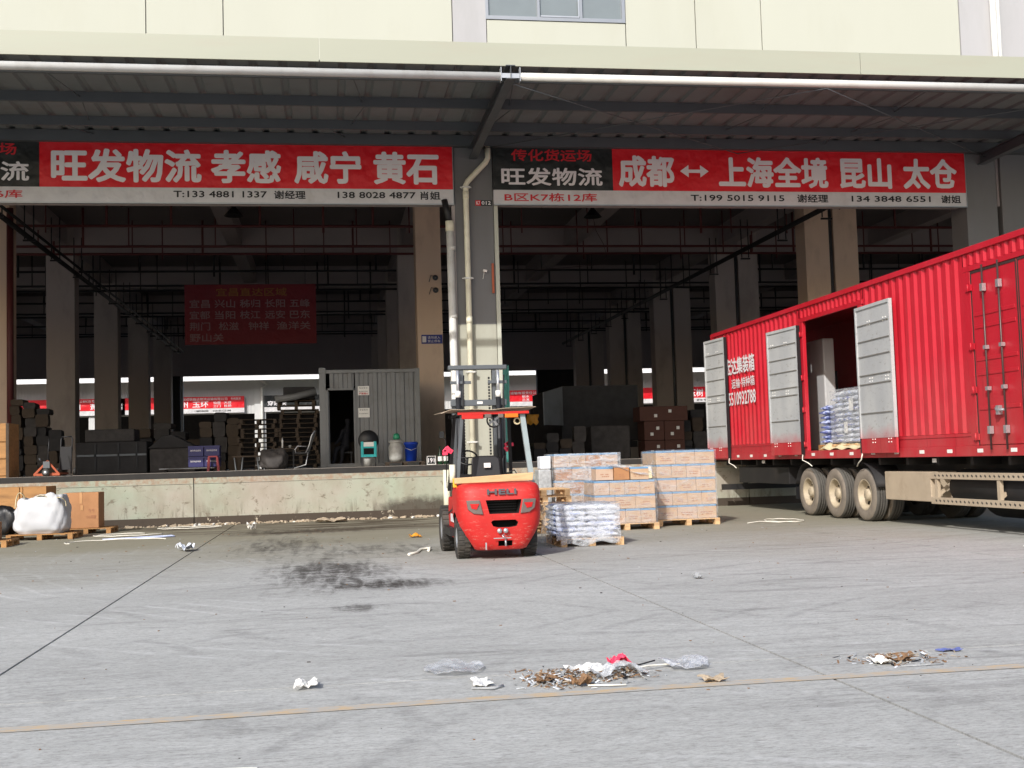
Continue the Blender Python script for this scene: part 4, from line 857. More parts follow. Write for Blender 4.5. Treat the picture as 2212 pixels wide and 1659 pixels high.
# right bay goods
t = thing('teal_container', 'narrow end of a teal metal container behind the pillar', 'container', (6.1, 40, 1.34))
MB().box(4.3, 34.6, 1.34, 5.43, 39, 4.22).build('body', 'teal_metal', t)
for x in (4.9, 5.15, 5.38): MB().box(x, 34.55, 1.34, x + 0.05, 34.599, 4.24).build('post', 'teal_metal', t)
t = thing('box_truck', 'dark parked box lorry inside the right bay', 'truck', (9.2, 42, 1.34))
MB().box(8.5, 42, 2.0, 11.4, 48, 4.05).build('box_body', 'dark_goods', t)
MB().prism([(7.55, 40.5, 2.6), (8.45, 41.6, 2.6), (8.45, 41.6, 4.0), (7.55, 40.5, 3.75)], (0.03, 0, 0)).build('open_door', 'container_grey', t)
MB().box(8.6, 41.9, 1.75, 11.3, 41.99, 1.98).build('bumper', 'dark_steel', t)
for x in (8.8, 10.9):
    for y in (43, 47): MB().lathe([(0, -0.15), (0.4, -0.15), (0.42, 0), (0.4, 0.15), (0, 0.15)], (x, y, 1.76), axis='x', n=20).build('wheel', 'tyre_rubber', t)
tag(MB().box(9.0, 39.5, 1.34, 10.4, 40.6, 2.5).build('machine_block', 'dark_goods_b', bevel=0.05), 'low dark machine block in front of the box lorry', 'machine')
tag(MB().grid(lambda u, v: (6.85 + 0.42 * u + 0.02 * math.sin(9 * v), 40.0 + 0.05 * math.sin(7 * u + 3 * v), 2.62 + 0.34 * v + (0.04 * math.sin(14 * u) if v < 0.2 else 0)), 12, 6).build('ochre_sheet', 'ochre_sheet', sol=0.01), 'bright ochre plastic sheet hanging behind the forklift guard', 'sheet')
CG = 'dark brown cartons stacked inside the right bay'
first = None
for (x, z, w_, h_) in ((11.05, 1.34, 0.72, 0.6), (11.79, 1.34, 0.72, 0.6), (11.05, 1.945, 0.72, 0.68), (11.79, 1.945, 0.72, 0.68), (10.9, 2.63, 1.75, 0.52)):
    t = thing('carton', ('wide brown carton lying on top of the carton stack in the right bay' if w_ > 1 else '%s %s brown carton of the stack inside the right bay' % ('lower' if z < 1.5 else 'upper', 'left' if x < 11.3 else 'right')), 'carton', (x, 40, z), None if w_ > 1 else CG)
    MB().box(x, 40, z, x + w_, 40.9, z + h_ - 0.005).build('box', 'carton_dark', t, bevel=0.01)
    for q in range(2): MB().box(x + w_ * (0.3 + 0.3 * q), 39.992, z + h_ * (0.25 + 0.3 * q), x + w_ * (0.3 + 0.3 * q) + 0.11, 39.999, z + h_ * (0.25 + 0.3 * q) + 0.11).build('sticker', 'paper_white', t)

# ------------------------------------------------------------------ trailer
TR = thing('container_trailer', 'dusty red container semi-trailer backed to the dock with side doors open', 'trailer', (11.55, 22, 0))
XS = 10.30; XF = 12.8; ZB = 1.24; ZT = 4.62; YA = 30.25; YE = 12.9
def side_corr(y0, y1, z0, z1, x=XS + 0.01, p=0.272, d=0.038):
    mb = MB(); y = y0
    while y < y1 - 0.005:
        pts = [(y, 0), (y + p * 0.3, 0), (y + p * 0.5, d), (y + p * 0.8, d), (y + p, 0)]
        for (a, da), (b_, db_) in zip(pts[:-1], pts[1:]):
            a2, b2 = min(a, y1), min(b_, y1)
            if b2 > a2 + 1e-5:
                mb.quad((x + da, b2, z0), (x + da if False else x + da, a2, z0), (x + da, a2, z1), (x + db_, b2, z1)) if False else mb._add([(x + db_, b2, z0), (x + da, a2, z0), (x + da, a2, z1), (x + db_, b2, z1)], [(0, 1, 2, 3)])
        y += p
    return mb
OY0, OY1 = 21.4, 24.1        # open doorway
DY0, DY1 = 14.75, 17.35      # closed doorway
ZD0, ZD1 = 1.42, 4.22
for (a, b_) in ((OY1 + 0.22, YA - 0.12), (DY1 + 0.2, OY0 - 0.2), (YE + 0.12, DY0 - 0.2)):
    side_corr(a, b_, 1.62, 4.52).build('side_wall', 'container_red', TR, sol=0.004)
for (a, b_) in ((OY0, OY1), (DY0, DY1)):
    side_corr(a - 0.2, b_ + 0.22, ZD1 + 0.10, 4.52, p=0.2, d=0.03).build('side_wall', 'container_red', TR, sol=0.004)
    MB().box(XS - 0.012, a - 0.2, ZD1, XS + 0.06, b_ + 0.2, ZD1 + 0.09).build('door_header', 'container_red', TR, bevel=0.006)
    MB().box(XS - 0.01, a - 0.17, ZB + 0.171, XS + 0.07, a, ZD1 - 0.002).build('door_post', 'container_red', TR, bevel=0.006)
    MB().box(XS - 0.01, b_, ZB + 0.171, XS + 0.07, b_ + 0.2, ZD1 - 0.002).build('door_post', 'container_red', TR, bevel=0.006)
MB().box(XS - 0.02, YE, 4.521, XS + 0.06, YA, ZT).build('top_rail', 'container_red', TR, bevel=0.008)
MB().box(XS - 0.012, YE, ZB, XS + 0.08, YA, ZB + 0.17).build('bottom_rail', 'container_red', TR, bevel=0.006)
for (a, b_) in ((OY1 + 0.202, YA - 0.1), (DY1 + 0.202, OY0 - 0.172), (YE + 0.1, DY0 - 0.172)):
    MB().box(XS + 0.004, a, ZB + 0.172, XS + 0.05, b_, 1.56).box(XS - 0.006, a, 1.562, XS + 0.05, b_, 1.615).build('skirt', 'container_red', TR)
MB().box(XS - 0.015, YA - 0.118, ZB + 0.171, XS + 0.14, YA, 4.519).build('corner_post', 'container_red', TR); MB().box(XS - 0.015, YE, ZB + 0.171, XS + 0.14, YE + 0.118, 4.519).build('corner_post', 'container_red', TR)
MB().box(XF - 0.04, YE, ZB, XF, YA, ZT).build('far_side_wall', 'container_red', TR); MB().box(XS + 0.061, YE, 4.58, XF - 0.041, YA, 4.615).build('roof', 'container_red', TR)
MB().box(XS + 0.14, YE, ZB, XF - 0.041, YE + 0.05, 4.57).build('front_wall', 'container_red', TR)
MB().box(XS + 0.081, YE + 0.06, ZB + 0.05, XF - 0.041, YA, 1.40).build('floor', 'dark_wood', TR)
MB().box(XS + 0.2, 20.4, 1.41, XF - 0.05, 20.44, 4.5).build('inner_partition', 'chassis_black', TR)
# white reflective patches on the rail
pm = None
for i, y in enumerate([13.5 + 0.93 * q for q in range(18)]):
    if OY0 - 0.3 < y < OY0 + 0.0: continue
    h_ = MB().box(XS - 0.017, y, 1.30, XS - 0.0125, y + 0.16, 1.36)
    h_.build('reflector', 'paper_white', TR)
# closed door leaves with lock rods
for a, b_ in ((DY0 + 0.01, 16.04), (16.06, DY1 - 0.01)):
    d = MB().box(XS + 0.0, a, ZD0, XS + 0.05, b_, ZD1 - 0.01)
    leaf = d.build('side_door', 'container_red', TR, bevel=0.006)
    for z in (2.0, 2.55, 2.78, 3.3, 3.5): MB().box(XS - 0.012, a + 0.08, z - 0.03, XS - 0.0005, b_ - 0.08, z + 0.03).build('rib', 'container_red', leaf, bevel=0.01)
    MB().box(XS - 0.006, a, ZD0, XS - 0.0004, a + 0.03, ZD1 - 0.01).box(XS - 0.006, b_ - 0.03, ZD0, XS - 0.0004, b_, ZD1 - 0.01).box(XS - 0.006, a + 0.031, ZD1 - 0.05, XS - 0.0004, b_ - 0.031, ZD1 - 0.01).build('seal', 'lock_steel', leaf)
    for y in (a + 0.42, a + 0.86):
        rod = MB().tube([(XS - 0.05, y, ZB + 0.1), (XS - 0.05, y, ZD1 + 0.04)], 0.016, 10).build('lock_rod', 'lock_steel', leaf)
        for z in (1.65, 2.3, 2.95, 3.9): MB().box(XS - 0.08, y - 0.035, z - (0.06 if z in (1.65, 3.9) else 0.03), XS - 0.012, y + 0.035, z + (0.06 if z in (1.65, 3.9) else 0.03)).build('rod_clamp', 'bright_steel', leaf)
    hd = MB().tube([(XS - 0.07, a + 0.42, 1.95), (XS - 0.09, a + 0.60, 1.95), (XS - 0.07, a + 0.66, 1.98)], 0.018, 8).box(XS - 0.09, a + 0.55, 1.88, XS - 0.02, a + 0.62, 2.02); hd.build('handle', 'bright_steel', leaf)
for z in (1.55, 2.3, 3.0, 3.95):
    for y in (DY1 - 0.06, OY1 + 0.0): MB().box(XS - 0.035, y, z - 0.05, XS - 0.012, y + 0.16, z + 0.05).tube([(XS - 0.04, y + 0.08, z - 0.06), (XS - 0.04, y + 0.08, z + 0.06)], 0.015, 8).build('hinge', 'container_red', TR)
# open doors (inner faces grey)
def open_door(hy, ang, width, z0, z1, label=None, rev=False, hx=XS - 0.05):
    # hinge at y=hy; leaf extends in direction: ang measured from the side plane
    d_ = Vector((-math.sin(ang), math.cos(ang) * (1 if rev else -1), 0)); nrm = Vector((-math.cos(ang), -math.sin(ang) * (1 if rev else -1), 0))
    o0 = Vector((hx, hy, 0))
    def pt(u, t_, z): return o0 + d_ * u + nrm * t_ + Vector((0, 0, z))
    def slab(u0, u1, t0, t1, za, zb_): 
        mb = MB(); mb.prism([pt(u0, t0, za), pt(u1, t0, za), pt(u1, t0, zb_), pt(u0, t0, zb_)], nrm * (t1 - t0)); return mb
    leaf = slab(0, width, 0, 0.04, z0 + 0.28, z1).build('side_door', 'door_grey', TR)
    if label: leaf['label'] = label
    slab(0, width, 0, 0.04, z0, z0 + 0.275).build('kick_plate', 'container_red', leaf)
    slab(0, 0.045, 0.041, 0.062, z0 + 0.28, z1).build('edge_frame', 'door_grey', leaf); slab(width - 0.045, width, 0.041, 0.062, z0 + 0.28, z1).build('edge_frame', 'door_grey', leaf); slab(0.046, width - 0.046, 0.041, 0.062, z1 - 0.06, z1).build('edge_frame', 'door_grey', leaf)
    slab(-0.012, -0.001, -0.02, 0.06, z0, z1).build('seal', 'dark_steel', leaf)
    H_ = z1 - z0
    for q in (0.17, 0.40, 0.47, 0.62, 0.74, 0.87):
        z = z0 + 0.12 * H_ + q * H_ * 0.86
        slab(0.08, width - 0.08, 0.041, 0.058, z, z + 0.012).build('rail', 'door_slot', leaf)
        slab(0.08, width - 0.08, 0.041, 0.052, z + 0.016, z + 0.032).build('rail', 'door_grey', leaf)
    bt = MB()
    for q in (0.04, 0.5, 0.93):
        for a in (0.35, 0.42, 0.8, 0.87):
            for dz in (0, 0.06):
                c_ = pt(a * width, 0.041, z0 + 0.1 + q * (H_ - 0.3) + dz); bt.obox(c_, (0.02, 0.02, 0.02))
    bt.build('bolt', 'paper_white', leaf)
    MB().tube([pt(0.0, 0.03, z0), pt(-0.02, 0.05, z0 - 0.12), pt(-0.22, 0.02, z0 - 0.18), pt(-0.35, 0.0, z0 - 0.25)], 0.012, 6).build('rope', 'strap_white', leaf)
    return leaf
open_door(24.22, math.radians(4), 1.5, 1.33, 4.16, rev=True)
open_door(21.33, math.radians(2), 1.52, 1.33, 4.14, rev=False)
open_door(28.95, math.radians(5), 1.28, 1.28, 4.42, 'shaded open rear door leaf', rev=True)
# lettering on the side
def tside(s_, y0, y1, z0, z1, bold): L = MB(); text(L, s_, (XS - 0.004, y0, z0), (0, y1 - y0, 0), (0, 0, z1 - z0), 0, bold); L.build('lettering', 'letter_white', TR)
tside('宏达集装箱', 29.15, 27.08, 3.40, 3.84, 0.02); tside('运输·特种箱', 28.75, 27.12, 3.05, 3.30, 0.01); tside('15510932788', 29.15, 27.08, 2.62, 2.96, 0.02)
# chassis
MB().box(10.9, YE, 0.95, 11.05, 29.6, 1.235).box(12.05, YE, 0.95, 12.2, 29.6, 1.235).build('chassis_beam', 'chassis_black', TR)
cb = MB()
for q in range(16): cb.box(XS + 0.1, 13.4 + q * 1.08, 1.10, XF - 0.1, 13.48 + q * 1.08, 1.234)
cb.build('cross_member', 'chassis_black', TR)
MB().box(10.45, 25.6, 0.66, 10.8, 28.9, 1.05).build('tool_box', 'chassis_black', TR, bevel=0.01)
MB().box(10.3, 29.75, 0.45, 12.8, 29.87, 0.6).box(10.9, 29.76, 0.6, 11.0, 29.86, 0.95).box(12.1, 29.76, 0.6, 12.2, 29.86, 0.95).build('rear_bumper', 'chassis_black', TR)
MB().box(XS + 0.05, 19.03, 0.46, XS + 0.55, 20.72, 0.98).build('side_box', 'dusty_beige', TR, bevel=0.012)
gb = MB(); gb.box(XS + 0.04, 12.9, 0.86, XS + 0.08, 19.02, 0.975).box(XS + 0.04, 12.9, 0.43, XS + 0.08, 19.02, 0.545)
gb.build('side_guard', 'dusty_beige', TR, bevel=0.004)
for y in (18.85, 16.95, 14.9): MB().box(XS + 0.05, y - 0.04, 0.546, XS + 0.11, y + 0.04, 0.859).build('guard_post', 'dusty_beige', TR); MB().prism([(XS + 0.1, y - 0.03, 0.56), (XS + 0.6, y - 0.03, 0.95), (XS + 0.6, y - 0.03, 1.02), (XS + 0.1, y - 0.03, 0.63)], (0, 0.05, 0)).build('guard_strut', 'dusty_beige', TR)
hb = MB()
for q in range(46):
    y = 13.0 + q * 0.13; hb.obox((XS + 0.0385, y, 0.92), (0.002, 0.05, 0.03), (0.5, 0, 0)); hb.obox((XS + 0.0385, y, 0.49), (0.002, 0.05, 0.03), (0.5, 0, 0))
hb.build('guard_slot', 'slot_dark', TR)['kind'] = 'stuff'
MB().tube([(10.75, 15.3, 0.72), (10.75, 18.6, 0.72)], 0.3, 20).build('air_tank', 'chassis_black', TR)
MB().lathe([(0, 0), (0.42, 0.0), (0.46, 0.1), (0.46, 2.6), (0.42, 2.7), (0, 2.7)], (11.6, 16.2, 0.62), axis='y', n=22).build('fuel_tank', 'chassis_black', TR)
MB().box(10.95, 14.2, 0.05, 11.1, 14.35, 0.95).box(10.88, 14.1, 0.0, 11.18, 14.45, 0.05).box(12.0, 14.2, 0.05, 12.15, 14.35, 0.95).box(11.93, 14.1, 0.0, 12.22, 14.45, 0.05).build('landing_leg', 'chassis_black', TR)
for y in (14.0, 18.9, 27.0): MB().box(XS + 0.1, y, 1.14, XS + 0.13, y + 0.13, 1.21).build('side_marker', 'paper_white', TR)
# wheels
WY = (24.35, 23.0, 21.65)
def wheel_parts(x, y, sgn, face):
    # tyre; sgn=+1 outer face towards -X
    prof = [(0.30, 0.02), (0.36, 0.0), (0.46, 0.0), (0.50, 0.025), (0.518, 0.06), (0.52, 0.14), (0.518, 0.22), (0.50, 0.255), (0.44, 0.28), (0.30, 0.27)]
    mis = [0, 0, 0, 1, 1, 1, 1, 1, 1]
    # groove the tread
    pr = []
    pr += prof[:4]; ms = [0, 0, 0, 1]
    for g_ in (0.06, 0.11, 0.16, 0.21):
        pr += [(0.52, g_), (0.52, g_ + 0.032), (0.508, g_ + 0.034), (0.508, g_ + 0.046)]; ms += [1, 1, 1, 1]
    pr += prof[7:]; ms += [1, 1]
    pr = [(r_, (h_ if sgn > 0 else -h_)) for r_, h_ in pr]
    while len(ms) < len(pr) - 1: ms.append(1)
    wt = MB().lathe(pr, (x, y, 0.52), axis='x', n=40, mis=ms).build('wheel', ['tyre_dusty', 'tread_dusty'], TR)
    if face:
        MB().lathe([(0.305, 0.015), (0.285, 0.01), (0.27, 0.03), (0.255, 0.13), (0.19, 0.17), (0.12, 0.15), (0.11, 0.06), (0.085, 0.04), (0.0, 0.04)], (x, y, 0.52), axis='x', n=32).build('rim', 'rim_dusty', wt)
        hs = MB()
        for q in range(10):
            t_ = q * math.pi / 5; hs.tube([(x + 0.145, y + 0.155 * math.cos(t_), 0.52 + 0.155 * math.sin(t_)), (x + 0.11, y + 0.155 * math.cos(t_), 0.52 + 0.155 * math.sin(t_))], 0.016, 6)
        hs.build('wheel_nut', 'dark_steel', wt)
        hh = MB()
        for q in range(5):
            t_ = q * math.pi * 2 / 5 + 0.3; hh.obox((x + 0.148, y + 0.215 * math.cos(t_), 0.52 + 0.215 * math.sin(t_)), (0.01, 0.05, 0.05), (t_, 0, 0))
        hh.build('hand_hole', 'hole_black', wt)
for y in WY:
    wheel_parts(10.36, y, 1, True); wheel_parts(10.70, y, 1, False); wheel_parts(12.40, y, -1, False); wheel_parts(12.74, y, -1, False)
    MB().tube([(10.5, y, 0.52), (12.6, y, 0.52)], 0.07, 10).build('axle', 'chassis_black', TR)
for (yc, s_) in ((24.35, 1), (21.65, -1)):
    mg = MB(); n_ = 8
    def mp(u, v): 
        t_ = math.radians(15 + 75 * u); return (10.34 + 0.66 * v, yc + s_ * 0.62 * math.cos(t_), 0.52 + 0.62 * math.sin(t_))
    mg.grid(mp, n_, 2); mg.build('mudguard', 'chassis_black', TR, sol=0.01)
MB().box(10.35, 24.99, 0.35, 11.0, 25.0, 0.62).build('mud_flap', 'black_plastic', TR)

# cargo inside the trailer
GB = 'white printed sacks in the wrapped stack at the trailer doorway'
def sack_mesh(w_, d_, h_, seed, wmi=None):
    rnd = random.Random(seed); mb = MB(); nx, ny = 8, 4
    def side(sg):
        def fn(u, v):
            e = (1 - (2 * u - 1) ** 6) * (1 - (2 * v - 1) ** 4)
            return (w_ * u, d_ * v, h_ / 2 + sg * (h_ / 2) * (0.25 + 0.75 * e) + 0.006 * math.sin(17 * u + seed) * math.sin(9 * v))
        return fn
    b0 = len(mb.v); mb.grid(side(1), nx, ny); b1 = len(mb.v); mb.grid(side(-1), nx, ny)
    # stitch rim
    def idx(b, i, j): return b + i * (ny + 1) + j
    rim = [(i, 0) for i in range(nx)] + [(nx, j) for j in range(ny)] + [(nx - i, ny) for i in range(nx)] + [(0, ny - j) for j in range(ny)]
    for (p, q), (r_, s_) in zip(rim, rim[1:] + rim[:1]): mb.f.append([idx(b0, p, q), idx(b1, p, q), idx(b1, r_, s_), idx(b0, r_, s_)]); mb.mi.append(1 if rnd.random() < 0.6 else 0); mb.sm.append(True)
    for i in range(len(mb.f)):
        if mb.mi[i] == 0 and rnd.random() < 0.12: mb.mi[i] = 1
    return mb.mesh('sack')
SK = {}
def put_sack(x, y, z, w_, d_, h_, label, group, pal=('bag_white', 'bag_blue'), rot=0):
    sd_ = random.randrange(4); key = (round(w_, 3), round(d_, 3), round(h_, 3), sd_, pal)
    if key not in SK:
        me = sack_mesh(w_, d_, h_, sd_)
        for q in pal: me.materials.append(MATS[q])
        SK[key] = me
    o = bpy.data.objects.new('sack', SK[key]); C.objects.link(o); o.location = (x, y, z); o.rotation_euler = (0, 0, rot)
    tag(o, label, 'sack', group); return o
for r_ in range(10):
    for q in range(4): put_sack(10.50 + (0.02 if r_ % 2 else 0), 21.45 + (0.0 if r_ % 2 else 0.03) + q * 0.45, 1.535 + r_ * 0.108, 0.55, 0.44, 0.122, 'white sack, %s layer, %s column of the taller stack in the trailer doorway' % (layer(r_, 10), ('right', 'third', 'second', 'left')[q]), GB, random.choice((('bag_white', 'bag_blue'), ('bag_white', 'bag_pale'), ('bag_white', 'bag_white'))))
for r_ in range(8):
    for q in range(2): put_sack(10.60 + (0.03 if r_ % 2 else 0), 23.3 + q * 0.42, 1.535 + r_ * 0.104, 0.6, 0.41, 0.118, 'pale blue sack, %s layer, %s column of the lower stack in the trailer doorway' % (layer(r_, 8), ('right', 'left')[q]), 'blue sacks in the lower stack at the trailer doorway', ('bag_pale', 'bag_blue'))
pallet(10.45, 21.42, 1.0, 1.8, 1.402, 'pale_wood', 'pallet under the taller white sack stack in the trailer doorway')
pallet(10.55, 23.27, 0.9, 0.85, 1.402, 'brown_wood', 'pallet under the lower blue sack stack in the trailer doorway')
tag(MB().box(10.485, 22.2, 2.2, 10.488, 22.4, 2.45).build('shipping_note', 'paper_white'), 'upper white paper on the wrapped sack stack in the trailer', 'note')
tag(MB().box(10.485, 22.5, 1.75, 10.488, 22.66, 1.98).build('shipping_note', 'paper_white'), 'lower white paper on the wrapped sack stack in the trailer', 'note')
tag(MB().box(10.47, 21.42, 1.55, 10.475, 23.26, 2.66).box(10.475, 21.42, 2.66, 11.0, 23.26, 2.665).build('stretch_wrap', 'stretch_film'), 'clear film round the taller sack stack in the trailer', 'film')
tag(MB().grid(lambda u, v: (10.36 + 0.15 * v, 21.5 + 2.2 * u, 1.43 + 0.08 * v + 0.04 * abs(math.sin(9 * u)) * v + 0.02 * math.sin(23 * u)), 40, 3).build('loose_wrap', 'tape_cream', sol=0.004), 'crumpled pale wrapping along the trailer doorway sill', 'wrapping')
t = thing('steel_cabinet', 'tall pale cabinet standing inside the trailer behind the sacks', 'cabinet', (11.5, 25.3, 1.4))
MB().box(11.15, 25.0, 1.405, 11.42, 25.95, 3.95).build('body', 'cabinet_white', t, bevel=0.03); MB().box(11.42, 25.0, 2.6, 11.47, 25.05, 3.2).build('handle', 'black_plastic', t)

# ------------------------------------------------------------------ cartons on pallets
CS = {}
def carton(x, y, z, w_, d_, h_, label, group, m_='carton_light', blue=True, sd_=None):
    sd_ = random.randrange(5) if sd_ is None else sd_
    key = (round(w_, 3), round(d_, 3), round(h_, 3), m_, blue, sd_)
    if key not in CS:
        rnd = random.Random(sd_); mb = MB(); bz = h_ * 0.86 if blue else h_
        mb.box(0, 0, 0, w_, d_, bz, 0)
        if blue: mb.box(0.001, 0.001, bz, w_ - 0.001, d_ - 0.001, h_, 1)
        # print lines
        for q in range(rnd.choice((2, 3, 3))):
            zz = h_ * (0.25 + 0.16 * q); ww = w_ * rnd.uniform(0.35, 0.7); xx = (w_ - ww) / 2
            for s_ in range(5):
                if rnd.random() < 0.8: mb.quad((xx + ww * s_ / 5, -0.001, zz), (xx + ww * (s_ + 0.75) / 5, -0.001, zz), (xx + ww * (s_ + 0.75) / 5, -0.001, zz + h_ * 0.07), (xx + ww * s_ / 5, -0.001, zz + h_ * 0.07), 2)
        me = mb.mesh('carton')
        for q in (m_, 'carton_blue', 'carton_print'): me.materials.append(MATS[q])
        CS[key] = me
    o = bpy.data.objects.new('carton', CS[key]); C.objects.link(o); o.location = (x, y + U(-.006, .008), z); o.rotation_euler = (U(-.004, .004), U(-.004, .004), U(-.012, .012))
    bv = o.modifiers.new('b', 'BEVEL'); bv.width = 0.006; bv.segments = 1
    tag(o, label, 'carton', group); return o
def wrapbox(x0, y0, z0, x1, y1, z1, label, matn='stretch_film', top=True):
    mb = MB(); e_ = 0.012
    def wall(p0, p1, n_):
        p0 = Vector(p0); p1 = Vector(p1); nr = Vector(n_)
        def fn(u, v):
            p = p0.lerp(p1, u); p.z = z0 + (z1 - z0) * v
            return p + nr * (e_ + 0.006 * math.sin(11 * u + 9 * v) + 0.004 * math.sin(31 * u - 17 * v))
        mb.grid(fn, 24, 16)
    wall((x0, y0, 0), (x1, y0, 0), (0, -1, 0)); wall((x1, y0, 0), (x1, y1, 0), (1, 0, 0)); wall((x0, y1, 0), (x0, y0, 0), (-1, 0, 0))
    if top: mb.grid(lambda u, v: (x0 + (x1 - x0) * u, y0 + (y1 - y0) * v, z1 + 0.01 + 0.008 * math.sin(13 * u + 5 * v)), 16, 10)
    o = mb.build('stretch_wrap', matn); tag(o, label, 'film'); return o
# right stack
pallet(6.46, 22.62, 1.28, 1.05, 0, 'pale_wood', 'pallet under the tall carton stack nearest the trailer')
g3 = 'cartons of the tall stack nearest the trailer'
for r_ in range(5):
    n_ = 3 if r_ % 2 == 0 else 4
    w_ = 1.22 / n_; off = 0.0 if r_ % 2 == 0 else 0.01
    for q in range(n_):
        for s_ in range(3 if r_ == 4 else 2):
            carton(6.47 + off + q * w_, 22.64 + s_ * 0.34 + U(-.004, .004), 0.135 + r_ * 0.272, w_ - 0.006, 0.333, 0.268, 'carton, %s layer, %s column, %s row, tall stack nearest the trailer' % (layer(r_, 5), colw(q, n_), row3(s_)), g3, random.choice(('carton_light', 'carton_light', 'carton_pink')))
wrapbox(6.46, 22.63, 0.12, 7.70, 23.66, 1.50, 'clear stretch film round the tall carton stack nearest the trailer')
# front-left stack
pallet(5.02, 21.9, 1.26, 1.0, 0, 'pale_wood', 'pallet under the low carton stack with torn cartons on top')
g2 = 'cartons of the low stack behind the wrapped sacks'
for r_ in range(3):
    n_ = 4 if r_ != 1 else 3; w_ = 1.2 / n_
    for q in range(n_):
        for s_ in range(3): carton(5.03 + q * w_, 21.92 + s_ * 0.32, 0.135 + r_ * 0.272, w_ - 0.006, 0.312, 0.268, 'carton, %s layer, %s column, %s row, low stack behind the wrapped sacks' % (layer(r_, 3), colw(q, n_), row3(s_)), g2, random.choice(('carton_light', 'carton_pink', 'carton_light')))
wrapbox(5.0, 21.9, 0.12, 6.25, 22.9, 0.95, 'clear stretch film round the low carton stack')
carton(5.10, 22.05, 0.96, 0.34, 0.4, 0.25, 'pale carton at the left end of the upper row on the low stack', None, 'carton_pink', True, 1)
carton(5.45, 22.0, 0.955, 0.30, 0.4, 0.24, 'torn orange toned carton under loose film on the low stack', None, 'carton_brown', False, 2)
carton(5.77, 22.0, 0.955, 0.36, 0.4, 0.24, 'pale carton at the right end of the upper row on the low stack', None, 'carton_light', True, 3)
tag(MB().grid(lambda u, v: (5.32 + 0.95 * u, 21.96 + 0.35 * v, 1.235 - 0.22 * u * (1 - v) + 0.03 * math.sin(8 * u + 6 * v) - 0.10 * max(0, u - 0.6)), 20, 8).build('loose_wrap', 'loose_film', sol=0.002), 'loose white film draped over the torn carton', 'film')
tag(MB().box(6.27, 22.9, 0.96, 6.45, 22.92, 1.19).build('shipping_note', 'tape_cream'), 'blank cream sheet between the two carton stacks', 'note')
# back-left stack
pallet(4.55, 23.45, 1.35, 1.0, 0, 'pale_wood', 'pallet under the tall carton stack at the back left')
g4 = 'cartons of the tall stack at the back left'
for r_ in range(5):
    n_ = 4 if r_ != 4 else 4; w_ = 1.34 / n_
    for q in range(n_):
        for s_ in range(2): carton(4.56 + q * w_ + (0.04 if r_ % 2 else 0), 23.47 + s_ * 0.42, 0.135 + r_ * 0.272, w_ - 0.006, 0.41, 0.268, 'carton, %s layer, %s column, %s row, back left tall stack' % (layer(r_, 5), colw(q, n_), row3(s_)), g4, random.choice(('carton_light', 'carton_brown', 'carton_pink')))
wrapbox(4.55, 23.44, 0.12, 5.94, 24.4, 1.50, 'clear stretch film round the back left carton stack', 'loose_film', False)
tag(MB().box(4.30, 23.6, 1.2, 4.52, 23.95, 1.46).build('foil_parcel', 'bag_white', bevel=0.02), 'silver grey parcel jutting left of the back left stack', 'parcel')
tag(MB().box(4.25, 23.55, 0.14, 4.52, 24.0, 1.19).build('wrapped_parcel', 'litter_grey', bevel=0.03), 'grey film wrapped parcel column left of the back left stack', 'parcel')
# wrapped sacks pallet
pallet(3.62, 18.32, 1.03, 1.15, 0, 'pale_wood', 'pale pallet under the film wrapped sacks right of the forklift', rot=0.02)
g1 = 'white sacks on the wrapped pallet right of the forklift'
for r_ in range(6):
    n_ = 3 if r_ % 2 else 2; w_ = 0.98 / n_
    for q in range(n_):
        for s_ in range(3): put_sack(3.6 + q * w_ + U(-.01, .01), 18.36 + s_ * 0.36, 0.135 + r_ * 0.085, w_ - 0.01, 0.35, 0.098, 'white sack, %s layer, %s column, %s row, wrapped pallet right of forklift' % (layer(r_, 6), colw(q, n_), row3(s_)), g1, random.choice((('bag_white', 'bag_pale'), ('bag_white', 'bag_white'), ('bag_pale', 'bag_white'))))
fw = MB()
def wl(p0, p1, n_, z0=0.02, z1=0.66):
    p0 = Vector(p0); p1 = Vector(p1); nr = Vector(n_)
    fw.grid(lambda u, v: (p0.lerp(p1, u) + nr * (0.015 + 0.05 * (1 - v) ** 2 * abs(math.sin(5 * u)) + 0.01 * math.sin(13 * u + 8 * v)) + Vector((0, 0, z0 + (z1 - z0) * v + (0.03 * math.sin(9 * u) if v < 0.1 else 0)))), 26, 12)
wl((3.56, 18.33, 0), (4.60, 18.33, 0), (0, -1, 0), 0.10); wl((4.60, 18.33, 0), (4.60, 19.45, 0), (1, 0, 0)); wl((3.54, 19.45, 0), (3.54, 18.33, 0), (-1, 0, 0), 0.0)
fw.grid(lambda u, v: (3.55 + 1.05 * u, 18.33 + 1.1 * v, 0.672 + 0.012 * math.sin(14 * u + 6 * v) + 0.01 * math.sin(5 * u * v * 6)), 18, 12)
tag(fw.build('stretch_wrap', 'heavy_film'), 'crinkled clear film wrapped over the white sacks', 'film')
tag(MB().grid(lambda u, v: (3.62 + 0.95 * u, 18.26 - 0.06 * math.sin(3 * u), 0.02 + 0.10 * v + 0.05 * u + 0.03 * math.sin(12 * u)), 24, 3).build('loose_wrap', 'loose_film', sol=0.002), 'film tail trailing in front of the sack pallet', 'film')
# empty pallets behind forklift
for i, z in enumerate((0, 0.14, 0.28, 0.42, 0.56, 0.70)):
    pallet(3.55 + U(-.03, .03), 21.9, 1.0, 1.0, z, 'pale_wood', 'empty pale pallet, %s of the six stacked right behind the forklift' % layer(i, 6), 'empty pallets stacked right behind the forklift', h=0.135)

